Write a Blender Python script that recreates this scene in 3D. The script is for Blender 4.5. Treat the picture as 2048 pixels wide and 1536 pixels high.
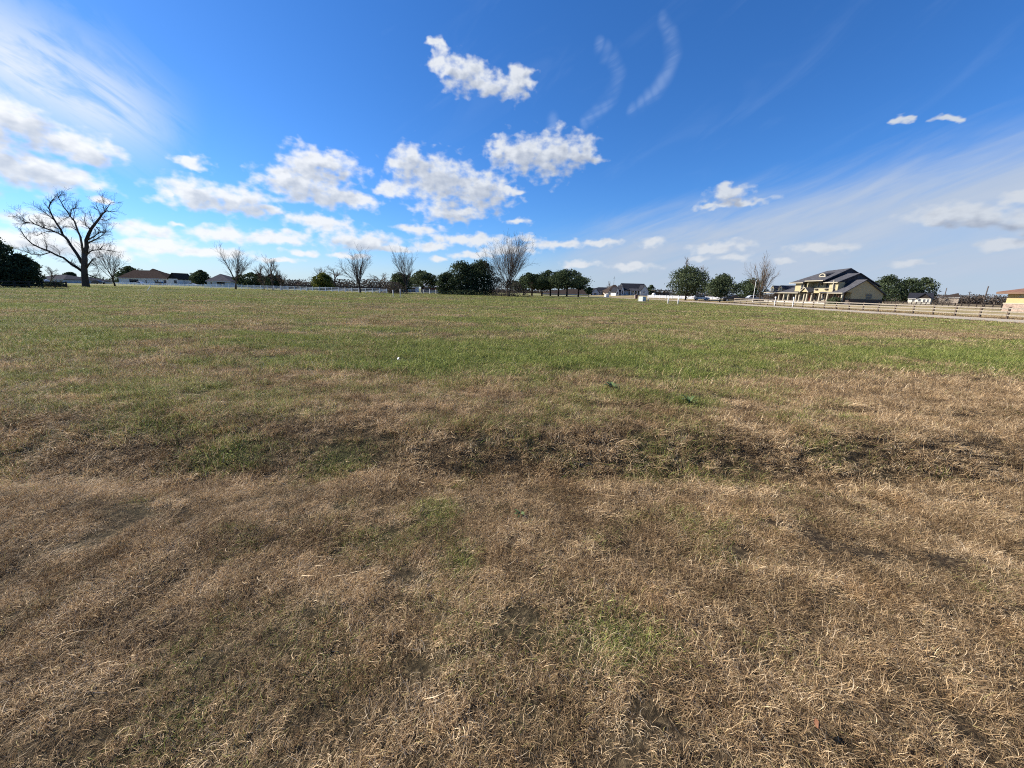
import bpy, math, random
import numpy as np
from mathutils import Vector, Matrix

for o in list(bpy.data.objects):
    bpy.data.objects.remove(o, do_unlink=True)
scene = bpy.context.scene
COL = scene.collection

# ------------------------------------------------------------------ camera
CAM_H = 1.6
FPX = 770.0                                   # focal length in pixels of a 2048 px wide frame
PITCH = math.atan((768 - 581.5) / FPX)        # the camera looks a little down
ROLL = math.atan(0.025)
cam = bpy.data.cameras.new('camera')
cam.sensor_width = 36.0
cam.lens = 36.0 * FPX / 2048.0
cam.clip_start = 0.05
cam.clip_end = 20000.0
cam_o = bpy.data.objects.new('camera', cam)
COL.objects.link(cam_o)
cam_o.matrix_world = (Matrix.Translation((0, 0, CAM_H)) @ Matrix.Rotation(math.pi / 2 - PITCH, 4, 'X')
                      @ Matrix.Rotation(ROLL, 4, 'Z'))
scene.camera = cam_o

# ------------------------------------------------------------------ sun and exposure
SUN_AZ = math.radians(-76.0)                  # measured from +Y towards +X: the sun stands to the left, a little ahead
SUN_EL = math.radians(33.0)
sun_dir = Vector((math.sin(SUN_AZ) * math.cos(SUN_EL), math.cos(SUN_AZ) * math.cos(SUN_EL), math.sin(SUN_EL)))
sl = bpy.data.lights.new('sun', 'SUN')
sl.energy = 5.0
sl.angle = math.radians(0.5)
sl.color = (1.0, 0.93, 0.82)
sun_o = bpy.data.objects.new('sun', sl)
COL.objects.link(sun_o)
sun_o.rotation_euler = (-sun_dir).to_track_quat('-Z', 'Y').to_euler()
vs = scene.view_settings
vs.view_transform = 'Standard'
vs.look = 'None'
vs.exposure = 1.0
vs.gamma = 1.0
vs.use_curve_mapping = False
scene.cycles.use_denoising = False
scene.cycles.use_adaptive_sampling = True
scene.cycles.adaptive_threshold = 0.022
scene.cycles.adaptive_min_samples = 32
scene.cycles.filter_width = 1.1
scene.cycles.max_bounces = 5
scene.cycles.diffuse_bounces = 2
scene.cycles.glossy_bounces = 2
scene.cycles.transmission_bounces = 4
scene.cycles.transparent_max_bounces = 8

# ------------------------------------------------------------------ pixel <-> place helpers (pinhole model of the same camera)
_cp, _sp, _cr, _sr = math.cos(PITCH), math.sin(PITCH), math.cos(ROLL), math.sin(ROLL)

def ray(u, v):
    x, y = u - 1024.0, 768.0 - v
    x, y = (x * _cr - y * _sr) / FPX, (x * _sr + y * _cr) / FPX
    return (x, _cp + y * _sp, -_sp + y * _cp)

def hor(u):
    return 581.5 + 0.025 * (u - 1024)

def gnd(u, v, z=0.0):
    d = ray(u, v)
    t = (z - CAM_H) / d[2]
    return d[0] * t, d[1] * t

def at(u, v, Y):
    d = ray(u, v)
    t = Y / d[1]
    return d[0] * t, CAM_H + d[2] * t            # x, z

def xat(u, Y, v=None):
    return at(u, hor(u) if v is None else v, Y)[0]

def azel(u, v):
    d = ray(u, v)
    return math.degrees(math.atan2(d[0], d[1])), math.degrees(math.atan2(d[2], math.hypot(d[0], d[1])))
# ------------------------------------------------------------------ world: Nishita sky with procedural clouds
world = bpy.data.worlds.new('World')
scene.world = world
world.use_nodes = True
WT = world.node_tree
WT.nodes.clear()

class NG:
    """small node helper: sockets or plain numbers in, output socket out"""
    def __init__(self, tree):
        self.t = tree
    def _set(self, sock, v):
        if isinstance(v, bpy.types.NodeSocket):
            self.t.links.new(v, sock)
        elif v is not None:
            sock.default_value = v
    def math(self, op, a, b=None, c=None, clamp=False):
        n = self.t.nodes.new('ShaderNodeMath'); n.operation = op; n.use_clamp = clamp
        for i, v in enumerate((a, b, c)):
            self._set(n.inputs[i], v)
        return n.outputs[0]
    def vec(self, op, a, b=None, c=None):
        n = self.t.nodes.new('ShaderNodeVectorMath'); n.operation = op
        for i, v in enumerate((a, b, c)):
            if v is not None:
                self._set(n.inputs[i], v)
        return n.outputs['Value'] if op in ('LENGTH', 'DOT_PRODUCT', 'DISTANCE') else n.outputs[0]
    def scale(self, a, s):
        n = self.t.nodes.new('ShaderNodeVectorMath'); n.operation = 'SCALE'
        self._set(n.inputs[0], a); self._set(n.inputs['Scale'], s)
        return n.outputs[0]
    def xyz(self, x, y, z=0.0):
        n = self.t.nodes.new('ShaderNodeCombineXYZ')
        for i, v in enumerate((x, y, z)):
            self._set(n.inputs[i], v)
        return n.outputs[0]
    def sep(self, v):
        n = self.t.nodes.new('ShaderNodeSeparateXYZ'); self._set(n.inputs[0], v)
        return n.outputs[0], n.outputs[1], n.outputs[2]
    def noise(self, v, scale, detail=4.0, rough=0.55, dist=0.0, color=False, dims='2D', lac=2.0):
        n = self.t.nodes.new('ShaderNodeTexNoise'); n.noise_dimensions = dims
        self._set(n.inputs['Vector'], v)
        n.inputs['Scale'].default_value = scale
        n.inputs['Detail'].default_value = detail
        n.inputs['Roughness'].default_value = rough
        n.inputs['Lacunarity'].default_value = lac
        n.inputs['Distortion'].default_value = dist
        return n.outputs['Color' if color else 'Fac']
    def ss(self, v, a, b, o0=0.0, o1=1.0):
        n = self.t.nodes.new('ShaderNodeMapRange'); n.interpolation_type = 'SMOOTHSTEP'
        self._set(n.inputs['Value'], v)
        self._set(n.inputs['From Min'], a); self._set(n.inputs['From Max'], b)
        self._set(n.inputs['To Min'], o0); self._set(n.inputs['To Max'], o1)
        return n.outputs[0]
    def mix(self, f, a, b, mode='MIX'):
        n = self.t.nodes.new('ShaderNodeMix'); n.data_type = 'RGBA'; n.blend_type = mode
        self._set(n.inputs['Factor'], f); self._set(n.inputs['A'], a); self._set(n.inputs['B'], b)
        return n.outputs['Result']
    def ramp(self, f, stops):
        n = self.t.nodes.new('ShaderNodeValToRGB')
        e = n.color_ramp.elements
        while len(e) < len(stops):
            e.new(0.5)
        for k, (p, c) in enumerate(stops):
            e[k].position = p; e[k].color = (*c, 1.0)
        self._set(n.inputs[0], f)
        return n.outputs[0]

W = NG(WT)
tc = WT.nodes.new('ShaderNodeTexCoord').outputs['Generated']
dx, dy, dz = W.sep(tc)
R2D = 180.0 / math.pi
az = W.math('MULTIPLY', W.math('ARCTAN2', dx, dy), R2D)
el = W.math('MULTIPLY', W.math('ARCSINE', dz), R2D)
P = W.xyz(az, el)
Pn = W.xyz(az, W.math('MULTIPLY', el, 1.5))

sky = WT.nodes.new('ShaderNodeTexSky')
sky.sky_type = 'NISHITA'
sky.sun_disc = False
sky.sun_elevation = SUN_EL
sky.sun_rotation = SUN_AZ
sky.altitude = 0.0
sky.air_density = 1.0
sky.dust_density = 0.3
sky.ozone_density = 3.0
hs = WT.nodes.new('ShaderNodeHueSaturation')
hs.inputs['Saturation'].default_value = 1.08
WT.links.new(W.mix(1.0, sky.outputs[0], (0.60, 0.86, 1.26, 1), 'MULTIPLY'), hs.inputs['Color'])
skycol = hs.outputs[0]

# --- cumulus: each entry is an ellipse in the picture (centre u, v, half width, half height) turned into azimuth and elevation
CUMULUS = [
    # left edge pair
    (40, 250, 100, 36), (150, 292, 85, 24), (-60, 270, 90, 60), (60, 340, 120, 34), (150, 358, 60, 18), (-90, 350, 80, 44),
    # high broken cloud in the middle
    (872, 88, 20, 15), (885, 125, 26, 22), (930, 150, 44, 30), (985, 172, 40, 24), (1040, 166, 30, 24),
    # cloud right of the middle
    (1000, 296, 26, 18), (1050, 312, 48, 32), (1105, 312, 44, 36), (1150, 302, 38, 26),
    # grey based cloud
    (820, 330, 44, 30), (880, 362, 66, 44), (960, 386, 60, 32), (785, 378, 30, 14), (900, 424, 64, 15), (1022, 380, 20, 8),
    # left cloud group
    (390, 388, 74, 27), (480, 402, 70, 22), (640, 330, 70, 27), (600, 366, 72, 32), (660, 390, 62, 22), (720, 404, 40, 12), (540, 416, 36, 10),
    (383, 320, 24, 12), (330, 378, 14, 6),
    (640, 448, 62, 14), (720, 482, 74, 17), (550, 474, 70, 13), (440, 470, 60, 15), (360, 448, 16, 6), (300, 462, 60, 14), (310, 492, 80, 12),
    (100, 440, 90, 14), (205, 402, 24, 8), (60, 480, 110, 20), (180, 500, 110, 16), (420, 505, 90, 9), (600, 505, 30, 6),
    (840, 457, 42, 9), (940, 480, 76, 11), (1035, 441, 18, 6), (1052, 478, 22, 7), (868, 494, 34, 8), (790, 498, 50, 8), (880, 520, 22, 5),
    (700, 512, 40, 5), (560, 520, 40, 4), (950, 512, 40, 7), (1010, 500, 50, 9),
    # right hand side, smaller
    (1458, 386, 34, 13), (1500, 400, 46, 8), (1425, 412, 30, 7), (1795, 232, 17, 8), (1895, 238, 28, 7),
    (1900, 428, 90, 17), (1985, 434, 80, 15), (1940, 412, 36, 12), (2040, 388, 34, 10), (2070, 440, 60, 22),
    (1310, 489, 22, 10), (1440, 494, 56, 9), (1640, 494, 70, 9), (1400, 515, 20, 6), (1470, 517, 30, 6), (1570, 524, 16, 6),
    (1120, 488, 60, 9), (1200, 486, 44, 7), (1265, 535, 40, 7), (1160, 530, 30, 6), (2010, 490, 60, 10), (1820, 530, 40, 5),
]
rng = random.Random(5)
blobs = []
for (u, v, a, b) in CUMULUS:
    c = azel(u, v); l = azel(u - a, v); r = azel(u + a, v); t = azel(u, v - b); d = azel(u, v + b)
    blobs.append((c[0], c[1], max(0.55, 1.10 * abs(r[0] - l[0]) / 2), max(0.32, 1.18 * abs(t[1] - d[1]) / 2)))
# the same kind of sky all the way round
for k in range(26):
    a = rng.uniform(62, 298); e = rng.choice((3, 5, 7, 10, 14, 20)) + rng.uniform(-1, 1)
    s = e * 0.28 + 1.2
    blobs.append((((a + 180) % 360) - 180, e, s * rng.uniform(1.6, 3.0), s * rng.uniform(0.5, 0.8)))

# turbulence, finer towards the horizon where the clouds are farther away
amp = W.ss(el, 0.0, 22.0, 0.32, 1.0)
warp1 = W.noise(Pn, 0.16, 2.0, 0.5, color=True)
warp2 = W.noise(Pn, 0.5, 2.6, 0.5, color=True)
wv = W.vec('ADD', W.scale(W.vec('SUBTRACT', warp1, (0.5, 0.5, 0.5)), 3.2),
           W.scale(W.vec('SUBTRACT', warp2, (0.5, 0.5, 0.5)), 2.7))
wv = W.vec('MULTIPLY', wv, (1.25, 0.85, 0.0))
Pw = W.vec('ADD', P, W.scale(wv, amp))

def blobfield(pos, items):
    acc = None
    for (ca, ce, ra, re) in items:
        q = W.vec('MULTIPLY_ADD', pos, (1 / ra, 1 / re, 0.0), (-ca / ra, -ce / re, 0.0))
        d = W.vec('LENGTH', q)
        acc = d if acc is None else W.math('SMOOTH_MIN', acc, d, 0.35)
    return acc
fine = W.noise(Pn, 0.7, 3.4, 0.44)
soft = W.noise(Pn, 0.8, 3.0, 0.45)
fine_s = W.noise(W.vec('ADD', Pn, (-0.45, 0.6, 0.0)), 0.8, 3.0, 0.45)
mid = W.noise(Pn, 0.42, 3.0, 0.55)
relief = W.math('MULTIPLY', W.math('SUBTRACT', soft, fine_s), 0.65)
side = W.ss(az, -70.0, 55.0)                                   # nearer the sun the clouds shine brighter
cbright = W.mix(side, (7.8, 7.9, 8.0, 1), (4.9, 5.3, 5.9, 1))
cdark = W.mix(side, (4.2, 4.7, 5.5, 1), (2.3, 2.7, 3.6, 1))
Pcore = W.vec('ADD', Pw, (-0.7, 1.0, 0.0))

# --- high veil on the right and streaked cirrus on the left, both thin
def line(p, n, off):
    return W.math('ADD', W.vec('DOT_PRODUCT', p, n), off)
def veil(pa, pb):
    """normal and offset of the line through two picture points"""
    a, b = azel(*pa), azel(*pb)
    d = Vector((b[0] - a[0], b[1] - a[1])).normalized()
    n = (d.y, -d.x, 0.0)
    return n, -(n[0] * a[0] + n[1] * a[1])
sx, sy = 0.035, 0.21
ca, sa = math.cos(math.radians(20)), math.sin(math.radians(20))
streak_v = W.xyz(W.vec('DOT_PRODUCT', P, (ca * sx, sa * sx, 0)), W.vec('DOT_PRODUCT', P, (-sa * sy, ca * sy, 0)))
streak = W.noise(streak_v, 2.2, 4.0, 0.6, 0.3)

hazef = W.ss(el, 7.5, -0.5, 0.0, 0.62)
hazec = W.mix(side, (5.4, 6.2, 6.9, 1), (4.0, 4.7, 5.6, 1))
def base_sky(right=False, left=False, wisps=False):
    c = W.mix(hazef, skycol, hazec)
    if right:
        n1, o1 = veil((960, 486), (2048, 258))
        v1 = W.ss(W.math('ADD', line(P, n1, o1), W.math('MULTIPLY', W.math('SUBTRACT', streak, 0.5), 4.0)), -2.5, 4.5)
        v1 = W.math('MULTIPLY', v1, W.ss(el, -1.0, 4.0, 0.75, 1.0))
        v1 = W.math('MULTIPLY', v1, W.ss(streak, 0.15, 0.7, 0.76, 0.95))
        v1 = W.math('MULTIPLY', v1, W.ss(W.math('ABSOLUTE', W.math('SUBTRACT', az, 62.0)), 66.0, 44.0))
        c = W.mix(v1, c, W.mix(streak, (3.4, 4.1, 5.2, 1), (4.1, 4.7, 5.7, 1)))
    if left:
        ca, sa = math.cos(math.radians(-33)), math.sin(math.radians(-33))
        st2 = W.noise(W.xyz(W.vec('DOT_PRODUCT', P, (ca * 0.05, sa * 0.05, 0)), W.vec('DOT_PRODUCT', P, (-sa * 0.17, ca * 0.17, 0))), 2.0, 5.0, 0.6, 0.4)
        a0 = azel(0, 70); b0 = azel(400, 275)
        dd = Vector((b0[0] - a0[0], b0[1] - a0[1])).normalized()
        nn = (-dd.y, dd.x, 0.0)
        across = W.math('ABSOLUTE', line(P, nn, -(nn[0] * (a0[0]) + nn[1] * (a0[1] - 1.2))))
        along = line(P, (dd.x, dd.y, 0), -(dd.x * a0[0] + dd.y * a0[1]))
        Lc = math.hypot(b0[0] - a0[0], b0[1] - a0[1])
        c2 = W.ss(W.math('ADD', across, W.math('MULTIPLY', W.math('SUBTRACT', st2, 0.5), 9.0)), 6.6, 0.4)
        c2 = W.math('MULTIPLY', c2, W.ss(along, Lc + 1.0, Lc * 0.35))
        c2 = W.math('MULTIPLY', c2, W.ss(along, -40.0, -12.0))
        c2 = W.math('MULTIPLY', c2, W.ss(st2, 0.28, 0.66, 0.15, 0.95))
        c = W.mix(c2, c, (6.6, 7.0, 7.6, 1))
    if wisps:
        wisp = W.noise(W.xyz(W.vec('DOT_PRODUCT', P, (0.052, 0.03, 0)), W.vec('DOT_PRODUCT', P, (-0.12, 0.21, 0))), 1.1, 4.0, 0.6, 0.5)
        wm = W.math('MULTIPLY', W.ss(wisp, 0.5, 0.9), 0.06)
        c = W.mix(wm, c, (4.4, 5.6, 7.6, 1))
        # two hooked mares' tails
        tails = []
        for arc in (((1325, 40), (1340, 75), (1346, 110), (1335, 145), (1312, 178), (1282, 208), (1250, 236)),
                    ((1190, 95), (1222, 120), (1238, 150), (1228, 182), (1205, 210), (1180, 236), (1158, 258)), ((1105, 240), (1100, 262))):
            fine_arc = [((1 - f_) * p_[0] + f_ * q_[0], (1 - f_) * p_[1] + f_ * q_[1]) for p_, q_ in zip(arc, arc[1:]) for f_ in (0.0, 0.5)]
            for k_, (u_, v_) in enumerate(fine_arc):
                a_ = azel(u_, v_); r_ = 0.45 + 0.40 * math.sin(math.pi * (k_ + 1) / (len(fine_arc) + 1)); tails.append((a_[0], a_[1], r_, r_ * 1.25))
        tf = blobfield(W.vec('ADD', P, W.scale(W.vec('SUBTRACT', warp1, (0.5, 0.5, 0.5)), 1.6)), tails)
        c = W.mix(W.math('MULTIPLY', W.ss(tf, 1.5, 0.1), W.ss(streak, 0.25, 0.7, 0.03, 0.26)), c, (3.9, 5.0, 7.0, 1))
    return c

def sector(a0, a1, **kw):
    """shader of one slice of the sky; only the clouds of that slice are worked out there"""
    def gap(ca):
        if a0 <= ca <= a1:
            return 0.0
        return min(abs((ca - q + 180) % 360 - 180) for q in (a0, a1))
    mine = [b for b in blobs if gap(b[0]) < 2.0 * b[2] + 5.0]
    col = base_sky(**kw)
    field = blobfield(Pw, mine)
    big = [b for b in mine if b[3] > (0.75 if a0 >= 14 else 1.0)] or mine[:1]
    core = blobfield(Pcore, big)                       # the same field seen a little nearer the sun: how thick the cloud is there
    edge = W.math('ADD', field, W.math('MULTIPLY', W.math('SUBTRACT', fine, 0.5), 1.5))
    cmask = W.ss(edge, 1.36, 0.40)
    thick = W.ss(W.math('ADD', core, W.math('MULTIPLY', W.math('SUBTRACT', mid, 0.5), 1.2)), 1.2, 0.3)
    shade = W.math('ADD', W.math('SUBTRACT', 1.02, W.math('MULTIPLY', thick, 0.72)), relief, clamp=True)
    ccol = W.mix(shade, cdark, cbright)
    bg = WT.nodes.new('ShaderNodeBackground')
    bg.inputs['Strength'].default_value = SKY_STRENGTH
    WT.links.new(W.mix(W.math('MULTIPLY', cmask, 0.95), col, ccol), bg.inputs['Color'])
    return bg.outputs[0]

SKY_STRENGTH = 0.066
cuts = [(-100, -36), (-36, -17), (-17, -2), (-2, 14), (14, 75)]
opts = [dict(left=True), dict(left=True), dict(wisps=True, right=True), dict(wisps=True, right=True), dict(wisps=True, right=True)]
acc = sector(75, 260)                                   # behind the camera
for (c0, c1), kw in zip(cuts, opts):
    inside = W.math('MULTIPLY', W.math('GREATER_THAN', az, float(c0)), W.math('LESS_THAN', az, float(c1)))
    mx = WT.nodes.new('ShaderNodeMixShader')
    WT.links.new(inside, mx.inputs[0]); WT.links.new(acc, mx.inputs[1]); WT.links.new(sector(c0, c1, **kw), mx.inputs[2])
    acc = mx.outputs[0]
wo = WT.nodes.new('ShaderNodeOutputWorld')
WT.links.new(acc, wo.inputs['Surface'])
world.cycles.sampling_method = 'MANUAL'
world.cycles.sample_map_resolution = 512
# ------------------------------------------------------------------ materials
MATS = {}
def mat(name, col, rough=0.8, var=0.25, scale=3.0, bump=0.0, spec=0.25, col2=None, metal=0.0):
    """principled material whose colour is broken up by noise in object space"""
    if name in MATS:
        return MATS[name]
    m = bpy.data.materials.new(name)
    m.use_nodes = True
    t = m.node_tree
    g = NG(t)
    b = t.nodes['Principled BSDF']
    b.inputs['Roughness'].default_value = rough
    b.inputs['Specular IOR Level'].default_value = spec
    b.inputs['Metallic'].default_value = metal
    co = t.nodes.new('ShaderNodeTexCoord').outputs['Object']
    n = g.noise(co, scale, 5.0, 0.6, dims='3D')
    lo = tuple(c * (1 - var) for c in col) if col2 is None else col2
    hi = tuple(min(1, c * (1 + var)) for c in col)
    c = g.mix(g.ss(n, 0.25, 0.75), (*lo, 1), (*hi, 1))
    t.links.new(c, b.inputs['Base Color'])
    if bump:
        bn = t.nodes.new('ShaderNodeBump'); bn.inputs['Strength'].default_value = bump; bn.inputs['Distance'].default_value = 0.05
        t.links.new(n, bn.inputs['Height']); t.links.new(bn.outputs[0], b.inputs['Normal'])
    MATS[name] = m
    return m

def leafmat(name, stops, trans=0.25):
    """foliage or bark: colour picked by a per-face random value, light passes through a little"""
    m = bpy.data.materials.new(name); m.use_nodes = True
    t = m.node_tree; t.nodes.clear(); g = NG(t)
    at_ = t.nodes.new('ShaderNodeAttribute'); at_.attribute_name = 'tint'
    c = g.ramp(g.sep(at_.outputs['Color'])[0], stops)
    d = t.nodes.new('ShaderNodeBsdfDiffuse'); tr = t.nodes.new('ShaderNodeBsdfTranslucent')
    t.links.new(c, d.inputs[0]); t.links.new(c, tr.inputs[0])
    mx = t.nodes.new('ShaderNodeMixShader'); mx.inputs[0].default_value = trans
    t.links.new(d.outputs[0], mx.inputs[1]); t.links.new(tr.outputs[0], mx.inputs[2])
    o = t.nodes.new('ShaderNodeOutputMaterial'); t.links.new(mx.outputs[0], o.inputs[0])
    MATS[name] = m
    return m

# ------------------------------------------------------------------ mesh helpers
class MB:
    """collects boxes, prisms and tubes; build() links them as ONE mesh object"""
    def __init__(self):
        self.v, self.f = [], []
    def box(self, x0, x1, y0, y1, z0, z1):
        b = len(self.v)
        self.v += [(x, y, z) for z in (z0, z1) for (x, y) in ((x0, y0), (x1, y0), (x1, y1), (x0, y1))]
        self.f += [tuple(b + i for i in q) for q in ((0, 3, 2, 1), (4, 5, 6, 7), (0, 1, 5, 4), (1, 2, 6, 5), (2, 3, 7, 6), (3, 0, 4, 7))]
        return self
    def poly(self, pts):
        b = len(self.v); self.v += [tuple(p) for p in pts]; self.f.append(tuple(range(b, b + len(pts)))); return self
    def slab(self, pts, t):
        """flat polygon thickened along its normal by t (downwards side)"""
        p = [Vector(q) for q in pts]
        n = (p[1] - p[0]).cross(p[2] - p[0]).normalized()
        b = len(self.v); k = len(p)
        self.v += [tuple(q) for q in p] + [tuple(q - n * t) for q in p]
        self.f.append(tuple(range(b, b + k))); self.f.append(tuple(range(b + 2 * k - 1, b + k - 1, -1)))
        for i in range(k):
            j = (i + 1) % k
            self.f.append((b + i, b + k + i, b + k + j, b + j))
        return self
    def prism(self, poly, y0, y1, axis='y'):
        """polygon of (a, z) swept along axis"""
        b = len(self.v); k = len(poly)
        for y in (y0, y1):
            for (a, z) in poly:
                self.v.append((a, y, z) if axis == 'y' else (y, a, z))
        self.f.append(tuple(range(b, b + k))); self.f.append(tuple(range(b + 2 * k - 1, b + k - 1, -1)))
        for i in range(k):
            j = (i + 1) % k
            self.f.append((b + i, b + k + i, b + k + j, b + j))
        return self
    def tube(self, pts, rad, n=6):
        pts = [Vector(p) for p in pts]
        b0 = len(self.v)
        for i, p in enumerate(pts):
            t = (pts[min(i + 1, len(pts) - 1)] - pts[max(i - 1, 0)])
            t = t.normalized() if t.length > 1e-9 else Vector((0, 0, 1))
            a = t.cross(Vector((0.31, 0.95, 0.05)))
            if a.length < 0.1:
                a = t.cross(Vector((1, 0, 0)))
            a.normalize(); c = t.cross(a)
            r = rad[i] if isinstance(rad, (list, tuple)) else rad
            for k in range(n):
                th = 2 * math.pi * k / n
                self.v.append(tuple(p + a * (r * math.cos(th)) + c * (r * math.sin(th))))
        for i in range(len(pts) - 1):
            for k in range(n):
                k2 = (k + 1) % n
                self.f.append((b0 + i * n + k, b0 + i * n + k2, b0 + (i + 1) * n + k2, b0 + (i + 1) * n + k))
        if n > 3:
            self.f.append(tuple(b0 + k for k in range(n - 1, -1, -1)))
            e = b0 + (len(pts) - 1) * n
            self.f.append(tuple(e + k for k in range(n)))
        return self
    def build(self, name, material, parent=None, loc=None, smooth=False, bevel=0.0, link=True):
        me = bpy.data.meshes.new(name)
        me.from_pydata(self.v, [], self.f)
        me.validate()
        me.materials.append(material)
        if smooth:
            me.polygons.foreach_set('use_smooth', [True] * len(me.polygons))
        o = bpy.data.objects.new(name, me)
        if link:
            COL.objects.link(o)
        if parent is not None:
            o.parent = parent
        if loc is not None:
            o.location = loc
        if bevel:
            md = o.modifiers.new('bevel', 'BEVEL'); md.width = bevel; md.segments = 2; md.limit_method = 'ANGLE'
        return o

def tag(o, label=None, cat=None, group=None, kind=None):
    if label: o['label'] = label
    if cat: o['category'] = cat
    if group: o['group'] = group
    if kind: o['kind'] = kind
    return o

def empty(name, loc=(0, 0, 0), rz=0.0, label=None, cat=None, group=None):
    o = bpy.data.objects.new(name, None)
    COL.objects.link(o)
    o.location = loc; o.rotation_euler = (0, 0, rz); o.empty_display_size = 0.3
    return tag(o, label, cat, group)

def copy_thing(root, loc, rz=0.0, label=None, scale=None):
    r = root.copy(); COL.objects.link(r); r.location = loc; r.rotation_euler = (0, 0, rz)
    if scale: r.scale = scale
    if label: r['label'] = label
    for ch in list(root.children):
        c = ch.copy(); COL.objects.link(c); c.parent = r
        for g in list(ch.children):
            d = g.copy(); COL.objects.link(d); d.parent = c
    return r

# ------------------------------------------------------------------ numpy noise
def _hash(ix, iy, s):
    h = (ix.astype(np.int64) * 374761393 + iy.astype(np.int64) * 668265263 + s * 974711) & 0xffffffff
    h = ((h ^ (h >> 13)) * 1274126177) & 0xffffffff
    return ((h ^ (h >> 16)) & 0xffff) / 65535.0

def vnoise(x, y, s=0):
    ix, iy = np.floor(x), np.floor(y)
    fx, fy = x - ix, y - iy
    fx = fx * fx * (3 - 2 * fx); fy = fy * fy * (3 - 2 * fy)
    a, b = _hash(ix, iy, s), _hash(ix + 1, iy, s)
    c, d = _hash(ix, iy + 1, s), _hash(ix + 1, iy + 1, s)
    return (a * (1 - fx) + b * fx) * (1 - fy) + (c * (1 - fx) + d * fx) * fy

def fbm(x, y, s=0, o=4):
    t, a, n = 0.0, 0.5, 0.0
    for k in range(o):
        t = t + a * vnoise(x * 2 ** k + 17.3 * k, y * 2 ** k - 9.1 * k, s + k); n += a; a *= 0.5
    return t / n

def sstep(x, a, b):
    t = np.clip((x - a) / (b - a), 0, 1)
    return t * t * (3 - 2 * t)
# ------------------------------------------------------------------ the ground
ROAD_X0, ROAD_X1 = 42.2, 49.4

def height(x, y):
    x = np.asarray(x, float); y = np.asarray(y, float)
    r = np.hypot(x, y)
    wob = 0.30 * (fbm(x * 0.45, y * 0 + 3.1, 41, 3) - 0.5)
    left = sstep(-x, 0.2, 3.0)
    foot = 3.42 + wob - 0.30 * left                      # foot of the low bank across the picture
    top = foot + 0.66 + 0.40 * left
    step = -0.08 + 0.23 * sstep(y, foot, top) - 0.065 * np.exp(-((y - foot + 0.02) / 0.24) ** 2)
    step = np.where(y > top, step - 0.13 * sstep(y, top, top + 4.0), step)
    rut = -0.06 * np.exp(-((y - 4.95 - wob * 0.8) / 0.15) ** 2) * sstep(x, -1, 2)
    lumps = 0.12 * (fbm(x * 1.7, y * 1.9, 3, 3) - 0.5) + 0.06 * (fbm(x * 3.8, y * 4.2, 9, 2) - 0.5)
    m = lumps * (0.6 - 0.15 * np.exp(-((y - foot - 0.3) / 0.6) ** 2)) * sstep(14 - y, 0, 7) + 0.03 * (fbm(x * 0.9, y * 0.9, 4, 3) - 0.5)
    swale, bank = step, 0.0
    near = np.exp(-(r / 40.0) ** 2)
    z = (swale + rut + bank + m) * near * sstep(30 - np.abs(x), 0, 10)
    z = z + 0.10 * (fbm(x * 0.12, y * 0.12, 15, 2) - 0.5) * sstep(r, 6, 14) * sstep(120 - r, 0, 60)
    # verge falls to the road; lots beyond it and beyond the white fence stand a little higher
    z = z * sstep(np.abs(x - 46), 4.2, 7.0) - 0.02 * (1 - sstep(np.abs(x - 46), 3.6, 6.5))
    return z

def greenness(x, y):
    """0 = straw, 1 = fresh grass"""
    x = np.asarray(x, float); y = np.asarray(y, float)
    r = np.hypot(x, y)
    big = fbm(x * 0.10 + 3, y * 0.34, 21, 3) - 0.5
    midn = fbm(x * 0.55, y * 0.9 + 7, 27, 3) - 0.5
    small = fbm(x * 2.1, y * 2.6, 33, 3) - 0.5
    base = np.interp(y, [0, 2.4, 3.0, 4.2, 5.2, 6.6, 7.6, 9.0, 11.5, 14, 20, 30, 45, 70, 120],
                        [0.02, 0.03, 0.07, 0.10, 0.07, 0.10, 0.42, 0.62, 0.56, 0.50, 0.54, 0.50, 0.58, 0.66, 0.70])
    base = base + 0.07 * sstep(-x - 0.6 * y, -2.0, 4.0) * sstep(y, 2.6, 3.4)        # greener to the left
    base = base - 0.25 * sstep(x - 0.5 * y, 0.0, 4.0) * sstep(12 - y, 0, 5)          # straw on the right
    w = sstep(y, 1.0, 8.0)
    g = base + big * (0.15 + 0.75 * w) + midn * (0.3 + 0.5 * w) + small * (0.7 + 0.1 * w)
    spots = sstep(fbm(x * 1.3 + 5, y * 1.3, 77, 2), 0.72, 0.82) * sstep(8 - y, 0, 3)
    g = g + 0.06 * spots
    g = np.where(y > 6.5, 0.5 * g + 0.5 * sstep(g, 0.22, 0.72), g)
    for (px, py, pr) in ((-0.55, 2.72, 0.17), (-0.28, 2.12, 0.13), (-2.6, 3.5, 0.3), (2.6, 5.2, 0.35), (-1.6, 3.5, 0.28)):
        g = g + 0.42 * np.exp(-(((x - px) ** 2 + (y - py) ** 2) / pr ** 2) ** 1.5)
    px, py = gnd(1270, 1255); g = g + 0.32 * np.exp(-(((x - px) ** 2 + (y - py) ** 2) / 0.18 ** 2))
    px, py = gnd(1740, 1310); g = g - 0.35 * np.exp(-(((x - px) ** 2 + (y - py) ** 2) / 0.5 ** 2))
    far = sstep(x, 38.5, 41.0)
    g = g * (1 - far) + (0.10 + big * 0.3) * far                                     # dormant lawn by and beyond the road
    return np.clip(g, 0.0, 1.0)

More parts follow.
